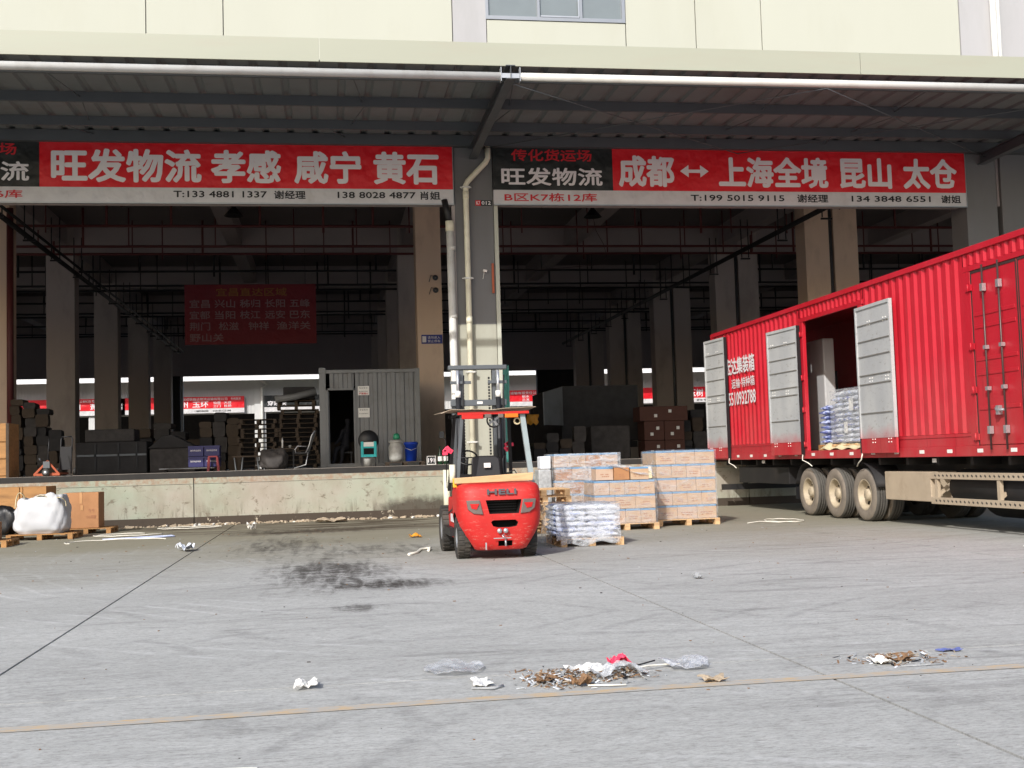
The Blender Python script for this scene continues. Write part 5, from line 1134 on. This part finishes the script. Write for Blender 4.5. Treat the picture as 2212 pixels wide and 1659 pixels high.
# ------------------------------------------------------------------ left foreground goods
pallet(-6.75, 26.3, 1.35, 1.1, 0, 'brown_wood', 'brown pallet under the white woven bulk bag')
pallet(-6.05, 28.2, 1.1, 1.0, 0, 'brown_wood', 'brown pallet under the large brown carton by the dock')
pallet(-7.3, 24.2, 1.1, 1.0, 0, 'brown_wood', 'brown pallet at the left edge nearest the camera')
# bulk bag
t = thing('bulk_bag', 'large slumped white woven bulk bag with lifting loops on the left pallet', 'bag', (-6.1, 26.7, 0.13))
rnd = random.Random(3)
def bb(u, v):
    th = u * 2 * math.pi; e = 0.5; f_ = lambda q: math.copysign(abs(q) ** e, q)
    prof = [(0.86, 0.0), (1.0, 0.08), (1.03, 0.25), (1.0, 0.45), (0.93, 0.60), (0.80, 0.72), (0.5, 0.70), (0.0, 0.64)]
    s_ = v * (len(prof) - 1); i = min(int(s_), len(prof) - 2); t_ = s_ - i
    r_ = prof[i][0] * (1 - t_) + prof[i + 1][0] * t_; z = prof[i][1] * (1 - t_) + prof[i + 1][1] * t_
    wr = 1 + 0.035 * math.sin(5 * th + 11 * v) + 0.03 * abs(math.sin(6 * th - 9 * v)) + 0.025 * abs(math.sin(15 * v + 3 * th)) + 0.012 * math.sin(29 * th + 20 * v)
    z *= 1 + (0.14 * math.sin(th + 2.4) + 0.05 * math.sin(4 * th)) * v
    return (-6.1 + 0.52 * f_(math.cos(th)) * r_ * wr, 26.75 + 0.42 * f_(math.sin(th)) * r_ * wr, 0.135 + z * wr)
MB().grid(bb, 64, 30).build('body', 'woven_white', t)
for (x, y, dx, hz) in ((-6.60, 26.45, 0.2, 1.02), (-6.22, 26.38, 0.34, 0.96), (-5.86, 26.4, 0.30, 0.90)):
    ps = [(x + dx * (1 - math.cos(math.pi * q / 8)) / 2, y + 0.05 * math.sin(q), 0.70 + (hz - 0.70) * math.sin(math.pi * q / 8) ** 0.6) for q in range(9)]
    lp = MB()
    for a, b_ in zip(ps[:-1], ps[1:]): lp.quad(a, b_, (b_[0], b_[1] + 0.07, b_[2]), (a[0], a[1] + 0.07, a[2]))
    lp.build('lifting_loop', 'tape_cream', t, sol=0.01)
t = thing('carton', 'large brown carton with tape standing by the dock wall behind the bulk bag', 'carton', (-5.5, 28.4, 0.13))
MB().box(-6.0, 28.25, 0.135, -5.22, 28.95, 0.95).build('box', 'carton_brown', t, bevel=0.012)
MB().box(-5.64, 28.243, 0.7, -5.58, 28.2495, 0.95).box(-5.62, 28.24, 0.55, -5.56, 28.242, 0.66).build('tape', 'carton_tape', t)
L = MB(); text(L, '小心轻放', (-5.5, 28.244, 0.35), (0.22, 0, 0), (0, 0, 0.08)); text(L, '↑↑', (-5.45, 28.244, 0.48), (0.14, 0, 0), (0, 0, 0.1)); L.build('printing', 'carton_print', t)
for x0_, x1_, lab in ((-7.9, -6.99, 'left'), (-6.97, -6.40, 'right')):
    t = thing('plywood_crate', '%s of the two orange plywood crates against the dock wall' % lab, 'crate', ((x0_ + x1_) / 2, 28.6, 0.1), 'plywood crates against the dock wall')
    MB().box(x0_, 28.4, 0.62, x1_, 29.4, 1.12).build('panel', 'brown_wood', t, bevel=0.006)
    MB().box(x0_, 28.38, 0.62, x0_ + 0.05, 28.398, 1.12).box(x1_ - 0.05, 28.38, 0.62, x1_, 28.398, 1.12).build('batten', 'brown_wood', t)
tag(MB().box(-7.9, 28.35, 0.0, -6.45, 29.3, 0.615).build('black_crate', 'black_plastic', bevel=0.02), 'black crate below the orange plywood crates', 'crate')
lump('black_bag', (-6.95, 26.7, 0.42), (0.32, 0.3, 0.30), 'black_plastic', 'black plastic bag left of the white bulk bag', 'bag', seed=12, amp=0.12)
t = thing('carton', 'small open brown carton on the nearest left pallet', 'carton', (-6.8, 24.5, 0.13))
MB().box(-7.15, 24.3, 0.135, -6.45, 24.85, 0.48).build('box', 'carton_brown', t, bevel=0.008)
lump('white_bag', (-6.85, 24.6, 0.60), (0.22, 0.2, 0.13), 'bag_pale', 'knotted white plastic bag on the small carton at the left edge', 'bag', seed=21, amp=0.15)

# ------------------------------------------------------------------ forklift
FL = thing('forklift', 'red counterweight forklift seen from behind with raised mast and plank on its hood', 'forklift', (2.42, 17.6, 0))
def apply_mods(o):
    dg = bpy.context.evaluated_depsgraph_get(); dg.update()
    me = bpy.data.meshes.new_from_object(o.evaluated_get(dg), depsgraph=dg)
    o.modifiers.clear(); o.data = me
def boolcut(o, cutters):
    tmp = []
    for mb in cutters:
        c_ = bpy.data.objects.new('cut', mb.mesh('cut')); C.objects.link(c_); c_.data.materials.append(MATS['hole_black'])
        md = o.modifiers.new('x', 'BOOLEAN'); md.operation = 'DIFFERENCE'; md.object = c_; md.solver = 'EXACT'
        try: md.material_mode = 'TRANSFER'
        except Exception: pass
        tmp.append(c_)
    apply_mods(o)
    for c_ in tmp: bpy.data.objects.remove(c_)
cxF = 2.425
# counterweight: stacked rounded sections
cwm = MB(); secs = [(0.13, 0.36, 0.36), (0.15, 0.41, 0.40), (0.22, 0.455, 0.44), (0.34, 0.53, 0.47), (0.48, 0.595, 0.49), (0.60, 0.612, 0.51), (0.80, 0.615, 0.52), (0.95, 0.615, 0.50), (1.02, 0.60, 0.47), (1.06, 0.57, 0.43), (1.085, 0.50, 0.37)]
n_ = 44
for (z, hw, dp) in secs:
    for j in range(n_):
        t_ = 2 * math.pi * j / n_; c_, s_ = math.cos(t_), math.sin(t_)
        e_ = 0.38
        xx = hw * math.copysign(abs(c_) ** e_, c_)
        yy = dp * math.copysign(abs(s_) ** (0.62 if s_ < 0 else 0.25), s_)
        cwm.v.append(Vector((cxF + xx, 16.98 + yy, z + 0.0)))
for i in range(len(secs) - 1):
    for j in range(n_):
        cwm.f.append([i * n_ + j, i * n_ + (j + 1) % n_, (i + 1) * n_ + (j + 1) % n_, (i + 1) * n_ + j]); cwm.mi.append(0); cwm.sm.append(True)
cwm.f.append(list(range(n_))[::-1]); cwm.mi.append(0); cwm.sm.append(False)
cwm.f.append([(len(secs) - 1) * n_ + j for j in range(n_)]); cwm.mi.append(0); cwm.sm.append(False)
CW = cwm.build('counterweight', ['lift_red', 'hole_black'], FL)
cut1 = MB().prism([(2.20, 16.0, 0.845), (2.715, 16.0, 0.845), (2.67, 16.0, 0.65), (2.25, 16.0, 0.65)], (0, 0.75, 0), 0)
cut2 = MB().prism([(2.27, 16.0, 0.535), (2.30, 16.0, 0.56), (2.62, 16.0, 0.56), (2.66, 16.0, 0.525), (2.64, 16.0, 0.47), (2.55, 16.0, 0.455), (2.37, 16.0, 0.455), (2.30, 16.0, 0.475)], (0, 0.68, 0), 0)
cut3 = MB().box(2.375, 16.0, 0.19, 2.575, 16.72, 0.265)
arc = [MB().lathe([(0, -0.01), (0.37, -0.01), (0.37, 0.36), (0, 0.36)], (xx, 17.02, 0.30), axis='x', n=28, smooth=False) for xx in (1.72, 2.77)]
boolcut(CW, [cut1, cut2, cut3] + arc)
for ed in CW.data.polygons: pass
mdn = CW.modifiers.new('w', 'WEIGHTED_NORMAL'); mdn.keep_sharp = True
try: CW.data.set_sharp_from_angle(angle=math.radians(35))
except Exception: pass
for q_ in range(5): MB().box(2.24, 16.72, 0.655 + q_ * 0.038, 2.68, 16.74, 0.668 + q_ * 0.038).build('grille_bar', 'dark_steel', FL)
MB().tube([(1.90, 17.22, 1.04), (1.84, 17.3, 0.9), (1.84, 17.5, 0.7), (1.83, 18.0, 0.62)], 0.014, 8).build('hose', 'black_pipe', FL)
MB().box(1.845, 17.5, 0.50, 1.857, 17.9, 0.62).build('fender_badge', 'letter_white', FL)
# light clusters either side of the grille
for s_ in (-1, 1):
    def q(x, z, y): return (cxF + s_ * x, y, z)
    MB().prism([q(0.31, 0.85, 16.445), q(0.50, 0.85, 16.475), q(0.48, 0.72, 16.47), q(0.40, 0.66, 16.455), q(0.265, 0.645, 16.44)], (0, 0.12, 0)).build('light_cluster', 'lamp_lens', FL, bevel=0.01)
    MB().prism([q(0.32, 0.80, 16.432), q(0.45, 0.80, 16.452), q(0.43, 0.735, 16.450), q(0.36, 0.72, 16.438)], (0, 0.03, 0)).build('tail_light', 'lamp_red', FL)
L = MB(); text(L, 'HELI', (2.22, 16.452, 0.92), (0.42, 0, 0), (0, 0, 0.08), 0, 0.045); o = L.build('lettering', 'mid_steel', FL, sol=0.02)
MB().lathe([(0.0, 0), (0.032, 0), (0.036, 0.02)], (2.385, 16.44, 0.41), axis='y', n=14).lathe([(0.0, 0), (0.032, 0), (0.036, 0.02)], (2.475, 16.44, 0.41), axis='y', n=14).build('bolt_head', 'bright_steel', FL)
MB().tube([(2.46, 16.44, 0.33), (2.44, 16.42, 0.31), (2.42, 16.42, 0.345), (2.45, 16.44, 0.36)], 0.01, 8).build('pin_ring', 'bright_steel', FL)
MB().tube([(2.475, 16.5, 0.19), (2.475, 16.5, 0.29)], 0.014, 8).build('tow_pin', 'bright_steel', FL)
MB().box(2.30, 16.463, 0.30, 2.55, 16.475, 0.312).box(2.18, 16.47, 0.15, 2.20, 16.48, 0.25).build('scuff', 'bright_steel', FL)
# chassis
MB().box(1.86, 17.25, 0.25, 2.99, 18.35, 0.86).build('body', 'lift_red', FL, bevel=0.03)
MB().box(1.90, 17.30, 0.862, 2.95, 18.2, 1.06).build('hood', 'black_plastic', FL, bevel=0.04)
MB().box(1.78, 17.45, 0.30, 1.858, 18.3, 0.42).build('step', 'dark_steel', FL)
MB().tube([(1.87, 17.35, 0.7), (1.87, 17.35, 1.1)], 0.05, 10).tube([(1.90, 17.2, 1.05), (1.90, 17.2, 0.78)], 0.035, 10).build('gas_strut', 'dark_steel', FL)
pk = MB().prism([(1.80, 16.80, 1.085), (2.40, 16.80, 1.092), (2.94, 16.80, 1.10), (2.96, 16.80, 1.215), (2.40, 16.80, 1.19), (2.05, 16.80, 1.175), (1.80, 16.80, 1.165)], (0, 0.14, 0)).build('wood_plank', 'pale_wood', bevel=0.008)
tag(pk, 'rough wooden plank lying across the forklift hood', 'plank')
tag(MB().box(1.785, 16.86, 1.03, 1.845, 16.92, 1.165).build('yellow_wedge', 'yellow_paint', bevel=0.008), 'small yellow plastic wedge at the left end of the plank', 'wedge')
tag(MB().tube([(1.80, 17.05, 1.10), (1.80, 17.05, 1.36)], 0.045, 12).build('plastic_tube', 'cream_pipe'), 'short pale tube standing at the left of the plank', 'tube')
# wheels
def fwheel(x0, x1, y, r_, lug):
    w_ = x1 - x0
    wt = MB().lathe([(r_ * 0.5, 0.01), (r_ * 0.62, 0), (r_ * 0.9, 0.0), (r_ * 0.97, 0.02), (r_ * 0.97, w_ - 0.02), (r_ * 0.9, w_), (r_ * 0.5, w_ - 0.01)], (x0, y, r_), axis='x', n=36)
    for q_ in range(26):
        for s_ in (0, 1):
            t_ = (q_ + 0.5 * s_) * 2 * math.pi / 26
            wt.obox((x0 + w_ * (0.26 + 0.48 * s_), y + r_ * 0.975 * math.cos(t_), r_ + r_ * 0.975 * math.sin(t_)), (w_ * 0.46, 0.035, r_ * 0.05), (t_ - math.pi / 2, 0, 0))
    o_ = wt.build('wheel', 'tyre_rubber', FL)
    MB().lathe([(r_ * 0.5, 0.012), (r_ * 0.42, 0.03), (r_ * 0.3, 0.06), (0, 0.05)], (x0, y, r_), axis='x', n=20).build('rim', 'bright_steel', o_)
fwheel(1.825, 2.01, 17.02, 0.30, 1); fwheel(2.79, 2.975, 17.02, 0.30, 1); fwheel(1.76, 1.98, 18.62, 0.36, 1); fwheel(2.85, 3.07, 18.62, 0.36, 1)
# seat and steering
MB().prism([(2.14, 17.52, 1.06), (2.60, 17.52, 1.06), (2.58, 17.60, 1.44), (2.52, 17.61, 1.48), (2.22, 17.61, 1.48), (2.16, 17.60, 1.44)], (0, 0.09, 0)).build('seat_back', 'seat_black', FL, bevel=0.02)
MB().box(2.14, 17.6, 1.06, 2.60, 18.02, 1.16).build('seat', 'seat_black', FL, bevel=0.03)
MB().box(2.33, 17.512, 1.30, 2.43, 17.53, 1.37).build('seat_tag', 'paper_white', FL)
st = [(2.17 + 0.155 * math.cos(a * math.pi / 10), 18.25 + 0.10 * math.sin(a * math.pi / 10), 1.46 + 0.11 * math.sin(a * math.pi / 10)) for a in range(21)]
MB().tube(st, 0.014, 8, caps=False).tube([(2.03, 18.25, 1.46), (2.31, 18.25, 1.46)], 0.01, 6).tube([(2.17, 18.27, 1.45), (2.17, 18.5, 1.1)], 0.02, 8).build('steering_wheel', 'black_plastic', FL)
MB().box(2.0, 18.3, 1.0, 2.85, 18.45, 1.2).build('dashboard', 'black_plastic', FL)
MB().tube([(2.64, 17.7, 1.06), (2.64, 17.68, 1.42), (2.70, 17.7, 1.50)], 0.008, 6).tube([(2.68, 17.7, 1.2), (2.82, 17.7, 1.25), (2.9, 17.7, 1.12)], 0.01, 6).build('lever', 'black_plastic', FL)
# overhead guard
def bar(p0, p1, w_=0.05, d_=0.05, m_='mid_steel', nm='guard_post'):
    p0 = Vector(p0); p1 = Vector(p1); mb = MB(); a = (p1 - p0).normalized(); sx_ = Vector((1, 0, 0)); n2 = a.cross(sx_).normalized(); 
    pr = [p0 - sx_ * w_ / 2 - n2 * d_ / 2, p0 + sx_ * w_ / 2 - n2 * d_ / 2, p0 + sx_ * w_ / 2 + n2 * d_ / 2, p0 - sx_ * w_ / 2 + n2 * d_ / 2]
    mb.prism(pr, p1 - p0); return mb.build(nm, m_, FL)
bar((2.99, 17.10, 1.02), (2.87, 17.15, 2.10), 0.075, 0.06, 'pale_blue_steel'); bar((1.87, 17.10, 1.02), (1.97, 17.15, 2.10), 0.05, 0.06, 'mid_steel')
bar((2.90, 18.55, 0.95), (2.84, 18.25, 2.10), 0.05, 0.05, 'dark_steel'); bar((1.90, 18.55, 0.95), (1.98, 18.25, 2.10), 0.05, 0.05, 'dark_steel')
MB().box(1.90, 17.055, 2.085, 2.96, 17.078, 2.125).build('guard_trim', 'lamp_red', FL)
gd = MB(); gd.box(1.88, 17.08, 2.08, 2.98, 17.14, 2.13).box(1.90, 18.3, 2.08, 2.96, 18.36, 2.13)
for q_ in range(7): gd.box(1.93 + q_ * 0.165, 17.14, 2.09, 1.96 + q_ * 0.165, 18.3, 2.12)
gd.build('guard_roof', 'dark_steel', FL)
MB().box(1.96, 17.05, 2.02, 2.28, 17.08, 2.085).build('red_lamp_bar', 'lamp_red', FL, bevel=0.008); MB().box(2.60, 17.05, 2.03, 2.80, 17.08, 2.09).build('orange_lamp', 'lamp_orange', FL, bevel=0.008); MB().box(2.30, 17.05, 2.03, 2.40, 17.08, 2.09).box(2.50, 17.05, 2.03, 2.58, 17.08, 2.09).build('clear_lamp', 'lamp_lens', FL, bevel=0.008)
tag(MB().grid(lambda u, v: (1.66 + 1.40 * u, 17.0 + 1.25 * v, 2.15 + 0.02 * u + 0.008 * math.sin(9 * u) - 0.05 * max(0, 0.1 - u) * 8 * (1 - v) + 0.005 * math.sin(21 * u + 5 * v)), 40, 10).build('roof_sheet', 'dusty_beige', sol=0.008), 'warped pale board laid over the forklift overhead guard', 'board')
t = thing('cab_fan', 'small round black fan hanging under the forklift guard', 'fan', (2.47, 17.3, 1.98))
fr = [(2.46 + 0.10 * math.cos(a * math.pi / 12), 17.25, 2.0 + 0.10 * math.sin(a * math.pi / 12)) for a in range(25)]
MB().tube(fr, 0.012, 8, caps=False).tube([(2.46, 17.25, 2.1), (2.46, 17.25, 2.0)], 0.01, 6).build('ring', 'black_plastic', t)
bl = MB()
for a in range(4): bl.obox((2.46 + 0.05 * math.cos(a * 1.571 + .6), 17.25, 2.0 + 0.05 * math.sin(a * 1.571 + .6)), (0.07, 0.006, 0.035), (0.3, -(a * 1.571 + .6), 0))
bl.build('blades', 'bright_steel', t)
tag(MB().lathe([(0.035, 0), (0.055, 0), (0.055, 0.05), (0.035, 0.05), (0.035, 0)], (2.80, 17.15, 1.98), axis='y', n=24).build('tape_roll', 'tape_cream'), 'cream tape roll hung on the right guard post', 'tape')
for (x, y, z, lab) in ((1.80, 17.6, 1.58, 'pink ribbon bow tied to the left guard post'), (2.84, 18.4, 1.62, 'pink ribbon bow tied to the right guard post')):
    rb = MB()
    for s_ in range(6): rb.obox((x + U(-.05, .05), y, z + U(-.06, .06)), (U(0.06, 0.1), 0.02, U(0.03, 0.06)), (0, U(-1, 1), 0))
    tag(rb.build('ribbon', 'pink_ribbon', bevel=0.006), lab, 'ribbon')
MB().tube([(1.80, 17.9, 1.0), (1.80, 17.9, 1.75), (1.75, 17.9, 1.8)], 0.008, 6).obox((1.74, 17.9, 1.82), (0.07, 0.03, 0.1)).build('mirror', 'black_plastic', FL)
# mast
for x in (2.03, 2.16, 2.70, 2.83):
    zt_ = 2.92 if x in (2.16, 2.70) else 2.42
    MB().box(x, 18.95 + (0.02 if x in (2.16, 2.70) else 0), 0.12, x + 0.065, 19.10, zt_).build('mast_rail', 'mid_steel', FL, bevel=0.004)
MB().box(1.98, 18.94, 2.90, 2.94, 19.12, 2.97).build('mast_crosshead', 'mid_steel', FL, bevel=0.01)
MB().box(2.0, 18.9, 2.30, 2.92, 18.95, 2.40).build('mast_crossbar', 'mid_steel', FL, bevel=0.008); MB().box(2.0, 18.9, 2.66, 2.34, 18.945, 2.71).box(2.62, 18.9, 2.66, 2.93, 18.945, 2.71).build('mast_crossbar', 'mid_steel', FL, bevel=0.006)
MB().box(2.0, 18.9, 0.5, 2.92, 18.94, 0.6).build('mast_crossbar', 'mid_steel', FL)
MB().box(2.43, 18.893, 2.33, 2.52, 18.8995, 2.37).build('mast_tag', 'paper_white', FL)
for x in (2.12, 2.78):
    MB().tube([(x, 18.88, 0.4), (x, 18.88, 2.45)], 0.042, 14).build('lift_cylinder', 'dark_steel', FL); MB().tube([(x, 18.88, 2.45), (x, 18.88, 2.88)], 0.024, 12).build('lift_rod', 'bright_steel', FL); MB().tube([(x, 18.88, 2.44), (x, 18.88, 2.54)], 0.046, 14).build('cylinder_cap', 'paper_white', FL)
    ch = MB()
    for q_ in range(44): ch.box(x + (0.10 if x < 2.5 else -0.13), 19.12, 0.6 + q_ * 0.05, x + (0.13 if x < 2.5 else -0.10), 19.14, 0.635 + q_ * 0.05)
    ch.build('lift_chain', 'dark_steel', FL)
    MB().tube([(x + 0.07, 18.87, 0.9), (x + 0.08, 18.87, 2.5), (x + 0.10, 18.9, 2.8)], 0.014, 8).build('hose', 'black_pipe', FL)
MB().box(1.95, 19.15, 0.15, 2.95, 19.2, 0.3).box(1.95, 19.15, 0.5, 2.95, 19.2, 0.62).build('fork_carriage', 'dark_steel', FL)
for x in (2.1, 2.7): MB().box(x, 19.2, 0.06, x + 0.12, 19.25, 0.65).prism([(x, 19.2, 0.03), (x, 20.2, 0.03), (x, 20.2, 0.045), (x, 19.2, 0.08)], (0.12, 0, 0)).build('fork', 'dark_steel', FL)

# ------------------------------------------------------------------ litter
def sheetlit(name, x, y, w_, d_, matn, label, cat='litter', h=0.05, rot=0, n=10, seed=1):
    rnd = random.Random(seed); ph = [rnd.uniform(0, 6) for _ in range(4)]; c_, s_ = math.cos(rot), math.sin(rot)
    def fn(u, v):
        a = (u - .5) * w_ * (1 + 0.15 * math.sin(5 * v + ph[0])); b_ = (v - .5) * d_ * (1 + 0.2 * math.sin(6 * u + ph[1]))
        z = 0.006 + h * abs(math.sin(4 * u + ph[2]) * math.sin(3 * v + ph[3])) + h * 0.35 * abs(math.sin(11 * u + 7 * v))
        return (x + a * c_ - b_ * s_, y + a * s_ + b_ * c_, z)
    return tag(MB().grid(fn, n, n, smooth=False).build(name, matn, sol=0.003), label, cat)
sheetlit('paper_sheet', 1.66, 7.62, 0.26, 0.30, 'paper_white', 'bent white paper on the middle rubbish pile', h=0.04, seed=3)
sheetlit('crumpled_wrapper', 1.90, 7.72, 0.13, 0.16, 'pink_ribbon', 'crumpled red wrapper behind the white paper on the middle pile', h=0.07, seed=4)
sheetlit('plastic_bag', 2.33, 7.6, 0.30, 0.30, 'heavy_film', 'clear plastic bag at the right of the middle rubbish pile', h=0.04, seed=5)
sheetlit('film_scrap', 0.82, 7.95, 0.36, 0.42, 'loose_film', 'flat grey film scrap left of the middle rubbish pile', h=0.03, seed=6)
sheetlit('paper_cup', -0.16, 7.66, 0.13, 0.22, 'paper_white', 'crushed white cup lying alone near the yellow line', h=0.045, seed=7)
sheetlit('paper_scrap', 0.93, 7.42, 0.11, 0.26, 'paper_white', 'small square white scrap below the grey film', h=0.015, seed=8)
sheetlit('cardboard_scrap', 2.33, 7.05, 0.15, 0.12, 'dusty_beige', 'torn brown cardboard scrap on the yellow line', h=0.025, seed=9)
sheetlit('blue_rag', 4.20, 7.58, 0.16, 0.07, 'bag_blue', 'blue and white rag right of the right hand rubbish', h=0.012, seed=10)
sheetlit('dark_scrap', 4.12, 12.9, 0.10, 0.16, 'litter_grey', 'small black scrap alone on the open concrete', h=0.05, seed=11)
sheetlit('white_bag', -2.46, 21.0, 0.26, 0.5, 'bag_white', 'small white bag lying in the dark crack by the left joint', h=0.12, seed=12)
sheetlit('white_lump', 9.35, 14.6, 0.14, 0.2, 'paper_white', 'small white lump below the trailer guard', h=0.03, seed=13)
sheetlit('white_rag', 0.05, 29.6, 0.7, 0.6, 'dusty_beige', 'white cloth heap at the dock foot left of the forklift', h=0.09, seed=14)
sheetlit('foam_block', -1.72, 27.2, 0.18, 0.2, 'paper_white', 'small white foam piece left of the cloth heap', h=0.14, seed=15)
sheetlit('yellow_wrapper', 1.62, 22.3, 0.22, 0.3, 'ochre_sheet', 'small yellow wrapper left of the forklift', h=0.06, seed=16)
def strap(pts, r_, m_, label): tag(MB().tube(pts, r_, 6).build('strap', m_), label, 'strap')
strap([(1.55, 18.6, .02), (1.62, 19.0, .03), (1.45, 18.9, .02), (1.35, 18.3, .015), (1.2, 18.0, .015)], 0.022, 'strap_white', 'twisted white strap on the ground left of the forklift')
def loop(cx, cy, a, b_, label, r_=0.012, m_='strap_white', k_=1.0, ph=0.0, turns=1.0):
    n_ = 36; strap([(cx + a * math.cos(ph + q * turns * 6.283 / n_), cy + b_ * math.sin(ph + q * turns * 6.283 / n_), 0.012 + 0.01 * abs(math.sin(q * .7))) for q in range(int(n_ * k_) + 1)], r_, m_, label)
loop(-4.35, 27.0, 0.75, 0.45, 'white strap loop nearest the bulk bag pallet', k_=0.8, ph=1.2, r_=0.011)
loop(-3.3, 29.2, 0.75, 0.4, 'white strap loop close to the dock wall', r_=0.009)
loop(-4.2, 24.6, 1.0, 0.6, 'long pale strap arc in front of the left pallets', k_=0.55, ph=0.4, r_=0.010)
strap([(-4.6, 25.3, .02), (-4.0, 25.6, .02), (-3.3, 25.9, .02), (-3.2, 25.6, .015), (-3.9, 25.2, .02)], 0.015, 'bag_pale', 'pale blue strap between the white strap arcs')
loop(9.15, 22.8, 0.35, 0.6, 'pale green rope loop in front of the trailer wheels', k_=1.6, r_=0.008, m_='strap_white')
strap([(8.2, 22.3, .02), (8.6, 22.7, .02), (8.8, 22.2, .02), (9.3, 22.4, .02)], 0.008, 'strap_white', 'pale rope end trailing from the rope loop')
strap([(-7.2, 17.2, .012), (-5.3, 17.4, .012), (-4.6, 17.3, .012)], 0.025, 'strap_white', 'thin white strip at the left edge of the yard')
strap([(-1.05, 5.60, .0), (-0.8, 5.68, .0), (-0.5, 5.72, .0), (-0.35, 5.70, .0)], 0.006, 'paper_white', 'pale scrape line on the near concrete')
strap([(1.9, 7.45, .03), (2.05, 7.55, .03), (2.2, 7.62, .02), (2.28, 7.60, .02)], 0.006, 'strap_white', 'white plastic stick at the right of the middle pile')
strap([(1.55, 7.12, .01), (1.68, 7.09, .01), (1.78, 7.07, .01)], 0.006, 'strap_white', 'white stick along the front of the middle pile')
strap([(1.95, 7.6, .02), (2.05, 7.64, .03), (2.14, 7.70, .035)], 0.005, 'black_plastic', 'dark twig poking out of the middle pile')
strap([(3.9, 7.13, .008), (3.75, 7.12, .010), (3.6, 7.13, .008)], 0.004, 'litter_grey', 'thin grey rod in front of the right hand rubbish')
strap([(0.85, 7.25, .01), (0.98, 7.2, .012), (1.05, 7.28, .01)], 0.008, 'litter_grey', 'grey twig below the square white scrap')
def pile(cx, cy, a, b_, n_, label, seed, hmax=0.05):
    rnd = random.Random(seed); mb = MB()
    for q_ in range(n_):
        r_ = abs(rnd.gauss(0, 0.45)); t_ = rnd.uniform(0, 6.283); x = cx + a * r_ * math.cos(t_); y = cy + b_ * r_ * math.sin(t_)
        z = max(0.004, hmax * (1 - r_) * rnd.random()); s_ = rnd.uniform(0.004, 0.019)
        mb.obox((x, y, z), (s_ * rnd.uniform(1, 5), s_ * rnd.uniform(.3, 1.2), s_ * rnd.uniform(.06, .3)), (rnd.uniform(-.5, .5), rnd.uniform(-.5, .5), rnd.uniform(0, 3.1)), rnd.choice([0, 0, 0, 0, 1, 1, 1, 2, 3, 4]))
    o_ = mb.build('litter_pile', ['litter_brown', 'litter_grey', 'bag_white', 'black_plastic', 'dusty_beige']); o_['kind'] = 'stuff'; tag(o_, label, 'rubbish')
pile(1.47, 7.42, 0.32, 0.34, 1300, 'swept pile of brown shreds and plastic in the middle of the yard', 1, 0.06)
pile(1.85, 7.42, 0.26, 0.22, 420, 'grey plastic strips forming the right half of the middle pile', 2, 0.06)
pile(3.72, 7.42, 0.42, 0.3, 520, 'flat scattered rubbish at the right of the yard', 3, 0.03)
o = MB()
rnd = random.Random(44)
for q_ in range(420):
    x = rnd.uniform(-6, 9); y = rnd.uniform(5, 27); s_ = rnd.uniform(0.004, 0.014) * (0.5 + y / 26)
    o.obox((x, y, s_ * .3), (s_ * rnd.uniform(1, 2.4), s_, s_ * .5), (0, 0, rnd.uniform(0, 3)), rnd.choice([0, 0, 1, 2]))
o = o.build('ground_grit', ['litter_brown', 'slot_dark', 'litter_grey']); o['kind'] = 'stuff'; tag(o, 'small grit and crumbs scattered over the yard concrete', 'grit')
sheetlit('film_fold', 1.80, 7.40, 0.34, 0.22, 'loose_film', 'folded clear film lying in the middle rubbish pile', h=0.08, seed=31)
sheetlit('cardboard_strip', 1.36, 7.36, 0.18, 0.12, 'litter_brown', 'brown cardboard strip at the left end of the middle pile', h=0.03, seed=32, rot=0.2)
sheetlit('cardboard_strip', 1.52, 7.15, 0.12, 0.10, 'litter_brown', 'brown cardboard lump at the front of the middle pile', h=0.05, seed=33)
sheetlit('white_scrap', 3.55, 7.30, 0.12, 0.14, 'paper_white', 'white scrap in the middle of the right hand rubbish', h=0.03, seed=34)
sheetlit('brown_scrap', 3.68, 7.36, 0.2, 0.14, 'litter_brown', 'brown cardboard in the right hand rubbish', h=0.03, seed=35)
